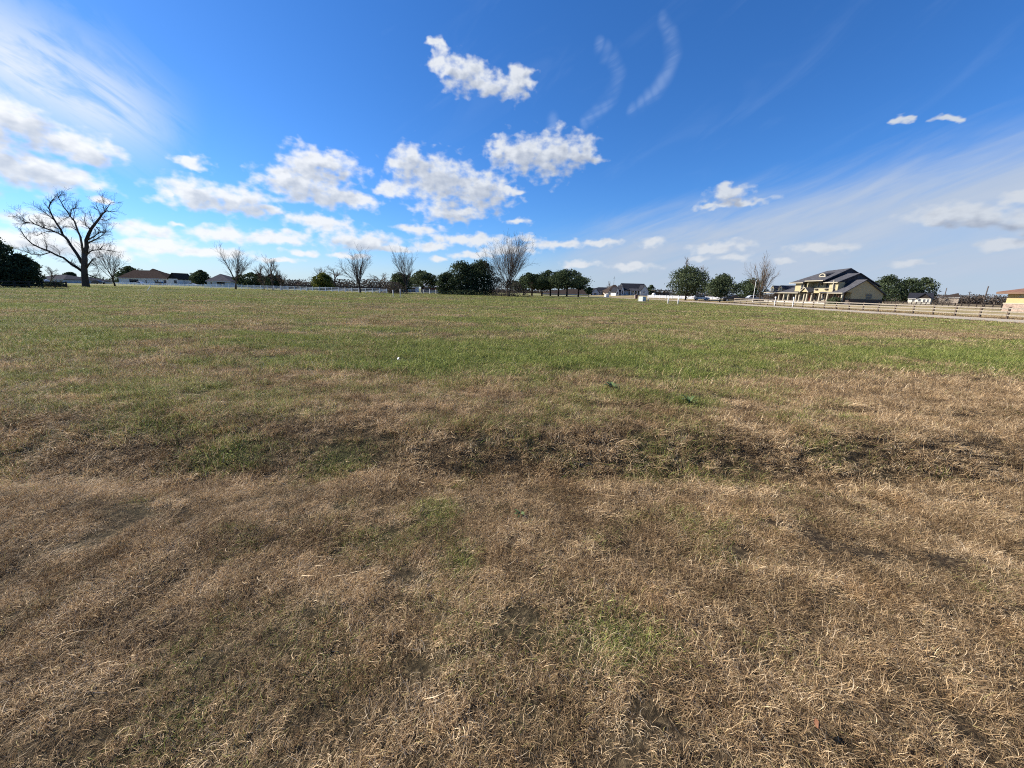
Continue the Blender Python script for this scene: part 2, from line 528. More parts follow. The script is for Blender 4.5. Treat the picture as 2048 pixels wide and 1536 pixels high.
def axis(lo, hi, n0, c0, k):
    s = np.linspace(np.arcsinh((lo - c0) / k), np.arcsinh((hi - c0) / k), n0)
    return c0 + k * np.sinh(s)
gx = axis(-6000, 6000, 500, 0.0, 2.2)
gy = axis(-3000, 9000, 520, 2.8, 1.6)
GX, GY = np.meshgrid(gx, gy)
GZ = height(GX, GY)
nx, ny = len(gx), len(gy)

def ground_z(x, y):
    """height of the ground sheet itself at a point"""
    i = np.clip(np.searchsorted(gx, x) - 1, 0, nx - 2); j = np.clip(np.searchsorted(gy, y) - 1, 0, ny - 2)
    a = (x - gx[i]) / (gx[i + 1] - gx[i]); b_ = (y - gy[j]) / (gy[j + 1] - gy[j])
    return (GZ[j, i] * (1 - a) + GZ[j, i + 1] * a) * (1 - b_) + (GZ[j + 1, i] * (1 - a) + GZ[j + 1, i + 1] * a) * b_
co = np.stack([GX, GY, GZ], -1).reshape(-1, 3)
ii = np.arange(nx * ny).reshape(ny, nx)
quads = np.stack([ii[:-1, :-1], ii[:-1, 1:], ii[1:, 1:], ii[1:, :-1]], -1).reshape(-1, 4)
me = bpy.data.meshes.new('ground')
me.from_pydata(co.tolist(), [], quads.tolist())
a = me.attributes.new('green', 'FLOAT', 'POINT')
a.data.foreach_set('value', greenness(co[:, 0], co[:, 1]).astype(np.float32))
me.polygons.foreach_set('use_smooth', [True] * len(me.polygons))

gm = bpy.data.materials.new('field_soil_and_thatch'); gm.use_nodes = True
t = gm.node_tree; g = NG(t); b = t.nodes['Principled BSDF']
pos = t.nodes.new('ShaderNodeNewGeometry').outputs['Position']
px, py, pz = g.sep(pos)
ga = t.nodes.new('ShaderNodeAttribute'); ga.attribute_name = 'green'
n1 = g.noise(pos, 26.0, 6.0, 0.7, dims='3D')
n2 = g.noise(pos, 0.9, 6.0, 0.6, dims='3D')
n3 = g.noise(g.vec('MULTIPLY', pos, (0.05, 0.16, 0.0)), 1.0, 6.0, 0.65)
dry = g.ramp(n1, [(0.30, (0.012, 0.009, 0.006)), (0.5, (0.05, 0.035, 0.021)), (0.68, (0.17, 0.125, 0.07))])
gre = g.ramp(n1, [(0.25, (0.022, 0.026, 0.009)), (0.5, (0.055, 0.064, 0.020)), (0.75, (0.11, 0.115, 0.040))])
gg = g.math('ADD', ga.outputs['Fac'], g.math('MULTIPLY', g.math('SUBTRACT', g.math('MULTIPLY', g.math('ADD', n2, n3), 0.5), 0.5), 0.9), clamp=True)
c = g.mix(gg, dry, gre)
far_c = g.mix(gg, g.ramp(n1, [(0.3, (0.16, 0.12, 0.07)), (0.7, (0.30, 0.235, 0.14))]), g.ramp(n1, [(0.3, (0.10, 0.11, 0.035)), (0.7, (0.19, 0.20, 0.07))]))
c = g.mix(g.ss(g.vec('LENGTH', pos), 95.0, 130.0), c, far_c)
t.links.new(c, b.inputs['Base Color'])
b.inputs['Roughness'].default_value = 0.95
b.inputs['Specular IOR Level'].default_value = 0.1
bn = t.nodes.new('ShaderNodeBump'); bn.inputs['Strength'].default_value = 0.8; bn.inputs['Distance'].default_value = 0.04
t.links.new(n1, bn.inputs['Height']); t.links.new(bn.outputs[0], b.inputs['Normal'])
me.materials.append(gm)
ground = bpy.data.objects.new('ground', me); COL.objects.link(ground); tag(ground, kind='structure')

# ------------------------------------------------------------------ grass: tufts of real blades, laid out by geometry nodes
rs = np.random.RandomState(11)

def blades(n, rad, lmin, lmax, wmin, wmax, t0, t1, curl0, curl1, seg=4, wander=0.5, lean=None, zmin=0.004, cl=1):
    """n curved tapering blades rooted in a disc; returns verts, faces, per-vertex tint"""
    V, F, T = [], [], []
    cx = [(0, 0)] if cl == 1 else [(rad * 0.8 * math.sqrt(rs.rand()) * math.cos(q), rad * 0.8 * math.sqrt(rs.rand()) * math.sin(q)) for q in rs.rand(cl) * 6.283]
    for k in range(n):
        c0 = cx[rs.randint(len(cx))]
        rr = rad * math.sqrt(rs.rand()) * (1.0 if cl == 1 else 0.42); q = rs.rand() * 2 * math.pi
        p = np.array([c0[0] + rr * math.cos(q), c0[1] + rr * math.sin(q), rs.rand() * 0.01])
        az_ = rs.rand() * 2 * math.pi if lean is None else lean + rs.randn() * 0.95
        L = lmin + (lmax - lmin) * rs.rand() ** 1.5
        w = wmin + (wmax - wmin) * rs.rand() ** 1.6
        th = math.radians(t0 + (t1 - t0) * rs.rand()); cu = math.radians(curl0 + (curl1 - curl0) * rs.rand())
        tw = rs.randn() * wander
        r1, r2 = rs.rand(), rs.rand()
        b = len(V); st = L / seg; face = rs.rand() * math.pi
        for i in range(seg + 1):
            s = i / seg
            d = np.array([math.sin(th) * math.cos(az_), math.sin(th) * math.sin(az_), math.cos(th)])
            side = np.array([-math.sin(az_ + face), math.cos(az_ + face), 0.25 * math.cos(face)])
            ww = w * (1.0 - 0.85 * s ** 1.6) * 0.5
            if i == seg:
                V.append(p.copy()); T.append((r1, r2, s))
            else:
                V.append(p - side * ww); V.append(p + side * ww); T += [(r1, r2, s)] * 2
            p = p + d * st
            if p[2] < zmin:
                p[2] = zmin + rs.rand() * 0.008
            th += cu / seg; az_ += tw / seg
        for i in range(seg - 1):
            a0 = b + 2 * i
            F.append((a0, a0 + 1, a0 + 3, a0 + 2))
        F.append((b + 2 * (seg - 1), b + 2 * (seg - 1) + 1, b + 2 * seg))
    return V, F, T

def leaves_patch(n, rad, size):
    """low broad-leaved weeds"""
    V, F, T = [], [], []
    for k in range(n):
        rr = rad * math.sqrt(rs.rand()); q = rs.rand() * 6.283
        c = np.array([rr * math.cos(q), rr * math.sin(q), 0.02 + 0.05 * rs.rand()])
        a_ = rs.rand() * 6.283; s = size * (0.5 + rs.rand()); ti = rs.rand(2)
        d = np.array([math.cos(a_), math.sin(a_), 0.5 * (rs.rand() - 0.3)]); e = np.array([-math.sin(a_), math.cos(a_), 0.4 * rs.randn() * 0.5])
        b = len(V)
        V += [c - d * s, c - e * s * 0.5, c + d * s * 0.3 - e * s * 0.45, c + d * s, c + d * s * 0.3 + e * s * 0.45, c + e * s * 0.5]
        T += [(ti[0] * 0.55, 0.0, 0.6)] * 6
        F.append(tuple(range(b, b + 6)))
    return V, F, T

gr = bpy.data.materials.new('grass_blades'); gr.use_nodes = True
t = gr.node_tree; t.nodes.clear(); g = NG(t)
ta = t.nodes.new('ShaderNodeAttribute'); ta.attribute_name = 'tint'
r1, r2, hh = g.sep(ta.outputs['Vector'])
ia = t.nodes.new('ShaderNodeAttribute'); ia.attribute_name = 'green'; ia.attribute_type = 'INSTANCER'
tn = t.nodes.new('ShaderNodeAttribute'); tn.attribute_name = 'tone'; tn.attribute_type = 'INSTANCER'
pos = t.nodes.new('ShaderNodeNewGeometry').outputs['Position']
pn = g.noise(pos, 1.7, 4.0, 0.6, dims='3D')
drc = g.ramp(g.math('ADD', g.math('MULTIPLY', r1, 0.8), g.math('MULTIPLY', g.math('SUBTRACT', tn.outputs['Fac'], 0.3), 0.4), clamp=True),
             [(0.0, (0.060, 0.038, 0.021)), (0.28, (0.185, 0.118, 0.062)), (0.55, (0.37, 0.253, 0.136)), (0.79, (0.59, 0.428, 0.242)), (1.0, (0.83, 0.66, 0.43))])
rust = g.mix(g.ss(pn, 0.50, 0.75, 0.0, 0.55), drc, g.mix(1.0, drc, (0.90, 0.78, 0.64, 1), 'MULTIPLY'))
grc = g.ramp(r1, [(0.0, (0.045, 0.070, 0.018)), (0.40, (0.165, 0.200, 0.044)), (0.75, (0.325, 0.355, 0.092)), (1.0, (0.55, 0.53, 0.20))])
isg = g.ss(r2, g.math('ADD', ia.outputs['Fac'], 0.07), g.math('SUBTRACT', ia.outputs['Fac'], 0.07))
c = g.mix(isg, rust, grc)
c = g.mix(1.0, c, g.ramp(tn.outputs['Fac'], [(0.0, (0.80, 0.80, 0.80)), (1.0, (1.18, 1.18, 1.18))]), 'MULTIPLY')
bs = t.nodes.new('ShaderNodeBsdfPrincipled'); bs.inputs['Roughness'].default_value = 0.6; bs.inputs['Specular IOR Level'].default_value = 0.10
tr = t.nodes.new('ShaderNodeBsdfTranslucent'); mx = t.nodes.new('ShaderNodeMixShader'); mx.inputs[0].default_value = 0.28
t.links.new(c, bs.inputs['Base Color']); t.links.new(c, tr.inputs[0])
t.links.new(bs.outputs[0], mx.inputs[1]); t.links.new(tr.outputs[0], mx.inputs[2])
oo = t.nodes.new('ShaderNodeOutputMaterial'); t.links.new(mx.outputs[0], oo.inputs[0])

protos = bpy.data.collections.new('grass_tufts')
def proto(name, data):
    V, F, T = data
    m = bpy.data.meshes.new(name); m.from_pydata([tuple(v) for v in V], [], F)
    a = m.attributes.new('tint', 'FLOAT_VECTOR', 'POINT'); a.data.foreach_set('vector', np.array(T, np.float32).ravel())
    m.materials.append(gr)
    o = bpy.data.objects.new(name, m); protos.objects.link(o)
NM = 6
for k in range(NM):                                                # 0-5 matted dry grass, near
    proto('tuft_%02d' % k, blades(52, 0.075, 0.025, 0.09, 0.0012, 0.0036, 30, 88, 5, 100, 4, 1.0, lean=0.0))
for k in range(3):                                                 # 6-8 upright tufts, near
    proto('tuft_%02d' % (6 + k), blades(46, 0.055, 0.03, 0.09, 0.0014, 0.0038, 0, 45, 15, 90, 4, 0.5))
for k in range(2):                                                 # 9-10 long loose straws
    proto('tuft_%02d' % (9 + k), blades(4, 0.10, 0.07, 0.17, 0.0014, 0.0034, 45, 86, -10, 70, 6, 1.6, zmin=0.03))
for k in range(3):                                                 # 11-13 middle distance mats
    proto('tuft_%02d' % (11 + k), blades(230, 0.40, 0.05, 0.17, 0.003, 0.0075, 5, 70, 10, 90, 3, 0.6, cl=9))
for k in range(3):                                                 # 14-16 far mats
    proto('tuft_%02d' % (14 + k), blades(260, 1.1, 0.07, 0.20, 0.008, 0.022, 5, 65, 10, 80, 3, 0.5, cl=14))
proto('tuft_17', leaves_patch(34, 0.08, 0.009))                    # weeds
for k in range(2):                                                 # 18-19 windblown, combed to one side
    proto('tuft_%02d' % (18 + k), blades(54, 0.09, 0.04, 0.13, 0.0014, 0.0040, 50, 86, 5, 60, 5, 0.6, lean=0.0))

PX, PY, PI_, PS, PR, PG, PT, PZ_ = [], [], [], [], [], [], [], []
def scatter(y0, y1, dens, pick, smin, smax, half=1.55, zs=1.0):
    """points over the wedge in front of the camera and a margin either side"""
    n = int(dens * (y1 - y0) * (y0 + y1) * half + dens * (y1 - y0) * 4.0)
    yy = np.sqrt(rs.rand(n) * (y1 ** 2 - y0 ** 2) + y0 ** 2) if y0 >= 0 else y0 + (y1 - y0) * rs.rand(n)
    xx = (rs.rand(n) * 2 - 1) * (np.abs(yy) * half + 2.0)
    keep = (xx < ROAD_X0 - 0.25) | ((xx > ROAD_X1 + 0.2) & (xx < 72))
    xx, yy = xx[keep], yy[keep]
    hole = fbm(xx * 3.2, yy * 3.6, 63, 3)
    keep = (hole > 0.20 + 0.17 * rs.rand(len(xx))) | (yy > 14) | ((yy > 2.9) & (yy < 4.7))
    xx, yy = xx[keep], yy[keep]
    gz = greenness(xx, yy)
    tone = 0.2 * fbm(xx * 0.6, yy * 1.4, 51, 3) + 0.8 * fbm(xx * 4.0, yy * 5.2, 57, 3)
    tone = np.clip((tone - 0.5) * 1.6 + 0.60 + rs.randn(len(xx)) * 0.21, 0, 1)
    PX.append(xx); PY.append(yy); PG.append(gz); PT.append(tone)
    PI_.append(pick(xx, yy, gz)); PS.append((smin + (smax - smin) * rs.rand(len(xx))) * (0.72 + 0.62 * fbm(xx * 2.2, yy * 2.2, 71, 2))); PR.append(rs.rand(len(xx)) * 6.283); PZ_.append(np.full(len(xx), zs))

def pick_near(x, y, gz):
    n = len(x); q = rs.rand(n)
    k = rs.randint(0, NM, n)
    up = q < 0.14 + 0.6 * gz
    k = np.where(up, rs.randint(6, 9, n), k)
    k = np.where(q > 0.993, rs.randint(9, 11, n), k)
    k = np.where((q > 0.93) & (q < 0.985), rs.randint(18, 20, n), k)
    k = np.where((gz > 0.55) & (rs.rand(n) < 0.10), 17, k)
    return k
scatter(0.25, 3.0, 900, pick_near, 0.58, 0.92, 1.75)
scatter(3.0, 7.0, 380, pick_near, 0.9, 1.4, 1.6)
scatter(7.0, 13.0, 105, pick_near, 1.2, 1.9, 1.5)
scatter(6.0, 13.0, 5, lambda x, y, gz: rs.randint(11, 14, len(x)), 0.8, 1.2, 1.5)
scatter(13.0, 30.0, 10, lambda x, y, gz: rs.randint(11, 14, len(x)), 0.9, 1.4, 1.45, 0.75)
scatter(28.0, 62.0, 2.2, lambda x, y, gz: rs.randint(14, 17, len(x)), 0.8, 1.2, 1.42, 0.55)
scatter(60.0, 128.0, 0.8, lambda x, y, gz: rs.randint(14, 17, len(x)), 1.0, 1.5, 1.40, 0.35)
PX, PY, PI_, PS, PR, PG, PT, PZ_ = (np.concatenate(a_) for a_ in (PX, PY, PI_, PS, PR, PG, PT, PZ_))
combed = PI_ >= 18
PR = np.where(combed, 0.5 + 0.8 * (fbm(PX * 0.5, PY * 0.5, 91, 2) - 0.5) * 6.0 + np.pi * (PX > 0.5), PR)
m = bpy.data.meshes.new('grass')
m.vertices.add(len(PX))
m.vertices.foreach_set('co', np.stack([PX, PY, ground_z(PX, PY) - 0.004], -1).astype(np.float32).ravel())
def addattr(nm, ty, fld, arr):
    a = m.attributes.new(nm, ty, 'POINT'); a.data.foreach_set(fld, arr.ravel())
sc = np.stack([PS, PS, PS * PZ_ * (0.8 + 0.4 * rs.rand(len(PS)))], -1).astype(np.float32)
addattr('idx', 'INT', 'value', PI_.astype(np.int32))
addattr('scl', 'FLOAT_VECTOR', 'vector', sc)
addattr('rot', 'FLOAT_VECTOR', 'vector', np.stack([rs.randn(len(PS)) * 0.06, rs.randn(len(PS)) * 0.06, PR], -1).astype(np.float32))
addattr('green', 'FLOAT', 'value', PG.astype(np.float32))
addattr('tone', 'FLOAT', 'value', PT.astype(np.float32))
grass = bpy.data.objects.new('grass', m); COL.objects.link(grass)
tag(grass, 'dry brown and green grass covering the whole field', 'grass', kind='stuff')
ng = bpy.data.node_groups.new('grass_layout', 'GeometryNodeTree')
ng.interface.new_socket('Geometry', in_out='INPUT', socket_type='NodeSocketGeometry')
ng.interface.new_socket('Geometry', in_out='OUTPUT', socket_type='NodeSocketGeometry')
N = ng.nodes
gi, go = N.new('NodeGroupInput'), N.new('NodeGroupOutput')
mp = N.new('GeometryNodeMeshToPoints')
ci = N.new('GeometryNodeCollectionInfo'); ci.inputs['Collection'].default_value = protos
ci.inputs['Separate Children'].default_value = True; ci.inputs['Reset Children'].default_value = True
ip = N.new('GeometryNodeInstanceOnPoints'); ip.inputs['Pick Instance'].default_value = True
def named(nm, ty):
    n = N.new('GeometryNodeInputNamedAttribute'); n.data_type = ty; n.inputs['Name'].default_value = nm
    return n.outputs['Attribute']
L = ng.links
L.new(gi.outputs[0], mp.inputs['Mesh']); L.new(mp.outputs[0], ip.inputs['Points']); L.new(ci.outputs[0], ip.inputs['Instance'])
L.new(named('idx', 'INT'), ip.inputs['Instance Index'])
e2r = N.new('FunctionNodeEulerToRotation')
L.new(named('rot', 'FLOAT_VECTOR'), e2r.inputs[0]); L.new(e2r.outputs[0], ip.inputs['Rotation'])
L.new(named('scl', 'FLOAT_VECTOR'), ip.inputs['Scale'])
L.new(ip.outputs[0], go.inputs[0])
md = grass.modifiers.new('layout', 'NODES'); md.node_group = ng
print('grass tufts', len(PX))
# ------------------------------------------------------------------ trees
BARK_DARK = leafmat('bark_dark', [(0.0, (0.030, 0.025, 0.021)), (0.5, (0.065, 0.053, 0.045)), (1.0, (0.115, 0.095, 0.08))], 0.0)
BARK_GREY = leafmat('bark_grey', [(0.0, (0.045, 0.036, 0.030)), (0.5, (0.10, 0.082, 0.068)), (1.0, (0.17, 0.14, 0.115))], 0.0)
TWIG_TAN = leafmat('twigs_tan', [(0.0, (0.07, 0.055, 0.042)), (0.5, (0.15, 0.115, 0.085)), (1.0, (0.24, 0.19, 0.14))], 0.1)
LEAF_DARK = leafmat('leaves_dark', [(0.0, (0.020, 0.029, 0.016)), (0.5, (0.049, 0.067, 0.035)), (1.0, (0.104, 0.128, 0.067))], 0.22)
LEAF_MID = leafmat('leaves_mid', [(0.0, (0.031, 0.042, 0.022)), (0.5, (0.070, 0.090, 0.048)), (1.0, (0.147, 0.168, 0.091))], 0.25)
LEAF_YEL = leafmat('leaves_yellowish', [(0.0, (0.04, 0.05, 0.012)), (0.5, (0.10, 0.12, 0.03)), (1.0, (0.24, 0.23, 0.06))], 0.25)
LEAF_BRUSH = leafmat('brush_brown', [(0.0, (0.035, 0.03, 0.026)), (0.5, (0.085, 0.07, 0.058)), (1.0, (0.16, 0.13, 0.105))], 0.15)

def tint_mesh(me, seed, per=4):
    n = len(me.vertices)
    r = np.random.RandomState(seed).rand(n // per + 1)
    col = np.ones((n, 4), np.float32)
    col[:, 0] = np.repeat(r, per)[:n]
    a = me.attributes.new('tint', 'FLOAT_COLOR', 'POINT'); a.data.foreach_set('color', col.ravel())

def tubes_mesh(name, segs, material, seed, parent, sides):
    mb = MB()
    for pts, rad in segs:
        mb.tube(pts, rad, sides)
    o = mb.build(name, material, parent, smooth=True)
    tint_mesh(o.data, seed, sides * 3)
    return o

def grow(rg, p, d, L, r, lvl, maxl, out, P):
    """one branch and its children; out[level] collects (points, radii)"""
    n = 5 if lvl < 2 else (4 if lvl == 2 else 3)
    pts, rad = [p.copy()], [r]
    q, dd = p.copy(), d.copy()
    end = r * (0.42 if lvl < maxl else 0.35)
    for i in range(n):
        dd = (dd + Vector((rg.gauss(0, P['jit']), rg.gauss(0, P['jit']), rg.gauss(0, P['jit']) + P['up']))).normalized()
        q = q + dd * (L / n)
        pts.append(q.copy()); rad.append(r + (end - r) * (i + 1) / n)
    out.setdefault(lvl, []).append((pts, rad))
    if lvl >= maxl:
        return
    k = P['kids'][min(lvl, len(P['kids']) - 1)]
    for j in range(k):
        s = P['first'][min(lvl, len(P['first']) - 1)] + (1 - P['first'][min(lvl, len(P['first']) - 1)]) * (j + rg.random() * 0.8) / k
        s = min(0.98, s)
        i = min(n - 1, int(s * n)); f = s * n - i
        b = pts[i].lerp(pts[i + 1], f)
        t = (pts[i + 1] - pts[i]).normalized()
        a = t.orthogonal().normalized(); a.rotate(Matrix.Rotation(rg.random() * 6.283 + j * 2.4, 3, t))
        ang = math.radians(P['ang'][min(lvl, len(P['ang']) - 1)] * rg.uniform(0.7, 1.3))
        nd = (t * math.cos(ang) + a * math.sin(ang)).normalized()
        ll = L * P['ratio'][min(lvl, len(P['ratio']) - 1)] * rg.uniform(0.7, 1.2) * (1.0 - P['taper'] * s)
        grow(rg, b, nd, ll, max(0.012, rad[i] * rg.uniform(0.45, 0.62)), lvl + 1, maxl, out, P)

STYLES = {
    'vase': dict(jit=0.06, up=0.06, kids=(11, 8, 7, 4), first=(0.15, 0.25, 0.25, 0.3), ang=(30, 32, 36, 40), ratio=(0.72, 0.55, 0.5, 0.5), taper=0.35, trunk=0.55),
    'spread': dict(jit=0.10, up=0.03, kids=(9, 8, 7, 4), first=(0.30, 0.25, 0.25, 0.3), ang=(48, 42, 42, 45), ratio=(0.62, 0.55, 0.5, 0.5), taper=0.35, trunk=0.7),
    'fan': dict(jit=0.05, up=0.055, kids=(10, 9, 7, 4), first=(0.55, 0.22, 0.25, 0.3), ang=(33, 28, 34, 40), ratio=(2.7, 0.5, 0.5, 0.5), taper=0.15, trunk=0.25),
    'cone': dict(jit=0.02, up=0.02, kids=(46, 8, 5, 3), first=(0.12, 0.2, 0.2, 0.3), ang=(66, 40, 40, 40), ratio=(0.27, 0.45, 0.5, 0.5), taper=0.72, trunk=1.0),
    'spire': dict(jit=0.02, up=0.05, kids=(40, 7, 5, 3), first=(0.10, 0.2, 0.2, 0.3), ang=(40, 35, 40, 40), ratio=(0.20, 0.45, 0.5, 0.5), taper=0.5, trunk=1.0),
}

def bare_tree(u, Y, v_top, width_px, style, seed, label, bark=None, stems=1, group='bare winter trees', r=None, maxl=3, z0=0.0, name='bare_tree'):
    """leafless tree standing at picture column u, Y metres ahead; scaled to its height and spread"""
    bark = bark or BARK_GREY
    rg = random.Random(seed)
    x = xat(u, Y)
    H_ = at(u, v_top, Y)[1] - z0
    Wm = abs(xat(u + width_px / 2, Y) - xat(u - width_px / 2, Y)) * math.cos(math.atan2(x, Y))     # round crowns look wider away from the axis
    P = STYLES[style]; out = {}
    for s in range(stems):
        a = 6.283 * s / max(1, stems) + rg.random()
        d = Vector((math.cos(a) * 0.22, math.sin(a) * 0.22, 1)) if stems > 1 else Vector((rg.gauss(0, 0.03), rg.gauss(0, 0.03), 1))
        grow(rg, Vector((0.12 * math.cos(a) * (stems > 1), 0.12 * math.sin(a) * (stems > 1), -0.1)), d.normalized(), P['trunk'] * 10, 0.26 if stems > 1 else 0.34, 0, maxl, out, P)
    allp = [p for l in out.values() for pts, _ in l for p in pts]
    h = sorted(p.z for p in allp)[int(len(allp) * 0.985)]
    w = sorted(abs(p.x) for p in allp)[int(len(allp) * 0.985)] * 2
    sz, sx = H_ / h, Wm / w
    for l in out.values():
        for pts, rad in l:
            for p in pts:
                p.x *= sx; p.y *= sx; p.z *= sz
    root = empty(name, (x, Y, z0), 0, label, 'tree', group)
    tubes_mesh('trunk', [(p, [k * (r or 1.0) for k in rd]) for l in (0, 1) for p, rd in out.get(l, [])], bark, seed, root, 6)
    tw = [(p, [max(0.014, k * (r or 1.0)) for k in rd]) for l in out if l >= 2 for p, rd in out[l]]
    tubes_mesh('crown', tw, bark if bark is BARK_DARK else TWIG_TAN, seed + 1, root, 3)
    return root

def cards(rg, centres, size, flat=0.0):
    """small leaf-sized quads round given points"""
    n = len(centres)
    d = rg.randn(n, 3); d /= np.linalg.norm(d, axis=1)[:, None]
    e = np.cross(d, rg.randn(n, 3)); e /= np.linalg.norm(e, axis=1)[:, None]
    s = size * (0.55 + 0.9 * rg.rand(n))[:, None]
    k = 0.45 + 0.4 * rg.rand(n)[:, None]
    c = centres
    v = np.stack([c - d * s, c - e * s * k, c + d * s, c + e * s * k], 1).reshape(-1, 3)
    return v

def leafy_mesh(name, V, material, seed, parent, clump=None):
    n = len(V) // 4
    me = bpy.data.meshes.new(name)
    me.from_pydata(V.tolist(), [], np.arange(n * 4).reshape(n, 4).tolist())
    me.materials.append(material)
    if clump is None:
        tint_mesh(me, seed, 4)
    else:                                             # one random tint per limb: sunlit and dim clumps put into leaf colour
        col = np.ones((n * 4, 4), np.float32)
        col[:, 0] = np.repeat(np.clip(0.55 * clump + 0.45 * np.random.RandomState(seed).rand(n), 0, 1), 4)
        a = me.attributes.new('tint', 'FLOAT_COLOR', 'POINT'); a.data.foreach_set('color', col.ravel())
    o = bpy.data.objects.new(name, me); COL.objects.link(o); o.parent = parent
    return o

def lobes(rg, n, w, z0, z1, form):
    """overlapping lumps that make up a crown of width w between heights z0 and z1"""
    L = []
    h = z1 - z0
    for k in range(n):
        q = rg.rand() * 6.283
        zz = (k + rg.rand()) / n
        if form == 'bush':
            prof = (1 - zz ** 5.0) ** 0.5 * min(1.0, 0.75 + zz)
        else:
            prof = (1 - zz ** 2) ** 0.5 * min(1.0, 0.62 + zz * 1.6)
        s = (0.15 + 0.12 * rg.rand()) * min(w, h * 1.4) * (1.0 - 0.35 * zz)
        rr = max(0.0, w * 0.5 * prof - s * 0.75) * rg.rand() ** 0.4
        L.append((rr * math.cos(q), rr * math.sin(q), z0 + s * 0.55 + (h - s * 1.2) * zz, s, s, s * 0.78))
    return L

def leafy_tree(u, Y, v_top, width_px, seed, label, leaf=None, trunk_h=1.5, n=3600, nl=22, size=0.20, group='evergreen trees', trunk_r=0.22, z0=0.0, name='evergreen_tree', stems=1, form=None):
    leaf = leaf or LEAF_DARK
    n = int(n * 1.5); size *= 1.22
    rg = np.random.RandomState(seed)
    x = xat(u, Y)
    H_ = at(u, v_top, Y)[1] - z0
    Wm = abs(xat(u + width_px / 2, Y) - xat(u - width_px / 2, Y)) * math.cos(math.atan2(x, Y))     # round crowns look wider away from the axis
    root = empty(name, (x, Y, z0), 0, label, 'tree', group)
    form = form or ('bush' if trunk_h < 0.9 else 'round')
    L = lobes(rg, nl, Wm, trunk_h, H_, form)
    La = np.array(L)
    pick = rg.randint(0, nl, n)
    d = rg.randn(n, 3); d /= np.linalg.norm(d, axis=1)[:, None]
    rad = (0.45 + 0.62 * rg.rand(n) ** 0.6)
    # the inside of the crown is filled as well; some sprays stick out of the lumps
    spray = rg.rand(n) < 0.16
    rad = np.where(spray, rad + 0.5 * rg.rand(n), rad)
    c = La[pick, :3] + d * La[pick, 3:] * rad[:, None]
    nf = n // 3 if form == 'bush' else n // 7
    zf = rg.rand(nf); qf = rg.rand(nf) * 6.283
    pf = ((1 - zf ** 5.0) ** 0.5 if form == 'bush' else (1 - zf ** 2) ** 0.5 * np.minimum(1, 0.6 + zf * 1.6)) * 0.40 * Wm * rg.rand(nf) ** 0.5
    c[:nf] = np.stack([pf * np.cos(qf), pf * np.sin(qf), trunk_h + (H_ - trunk_h) * 0.9 * zf], -1)
    c[:, 2] = np.maximum(c[:, 2], 0.1 + 0.5 * trunk_h * rg.rand(n))
    c[:, 2] = trunk_h + (c[:, 2] - trunk_h) * (H_ - trunk_h) / (np.percentile(c[:, 2], 99.7) - trunk_h)
    c[:, :2] *= 0.5 * Wm / np.percentile(np.abs(c[:, 0]), 99.0)
    leafy_mesh('crown', cards(rg, c, size), leaf, seed, root, rg.rand(nl)[pick] ** 0.8)
    mb = MB()
    for s in range(stems):
        q = rg.rand() * 6.283; off = 0.35 * (stems > 1)
        bx, by = off * math.cos(q), off * math.sin(q)
        mb.tube([(bx, by, -0.15), (bx * 1.4, by * 1.4, trunk_h * 0.6), (bx * 2, by * 2, trunk_h * 1.3), (bx * 3 + 0.2, by * 3, H_ * 0.75)],
                [trunk_r * 1.25, trunk_r, trunk_r * 0.85, trunk_r * 0.3], 8)
    for k in range(min(nl, 10)):
        lx, ly, lz = L[k][:3]
        mb.tube([(0, 0, trunk_h * (0.7 + 0.5 * rg.rand())), (lx * 0.5, ly * 0.5, (trunk_h + lz) * 0.5), (lx, ly, lz)], [trunk_r * 0.55, trunk_r * 0.35, trunk_r * 0.12], 5)
    tr = mb.build('trunk', BARK_DARK, root, smooth=True); tint_mesh(tr.data, seed, 24)
    return root

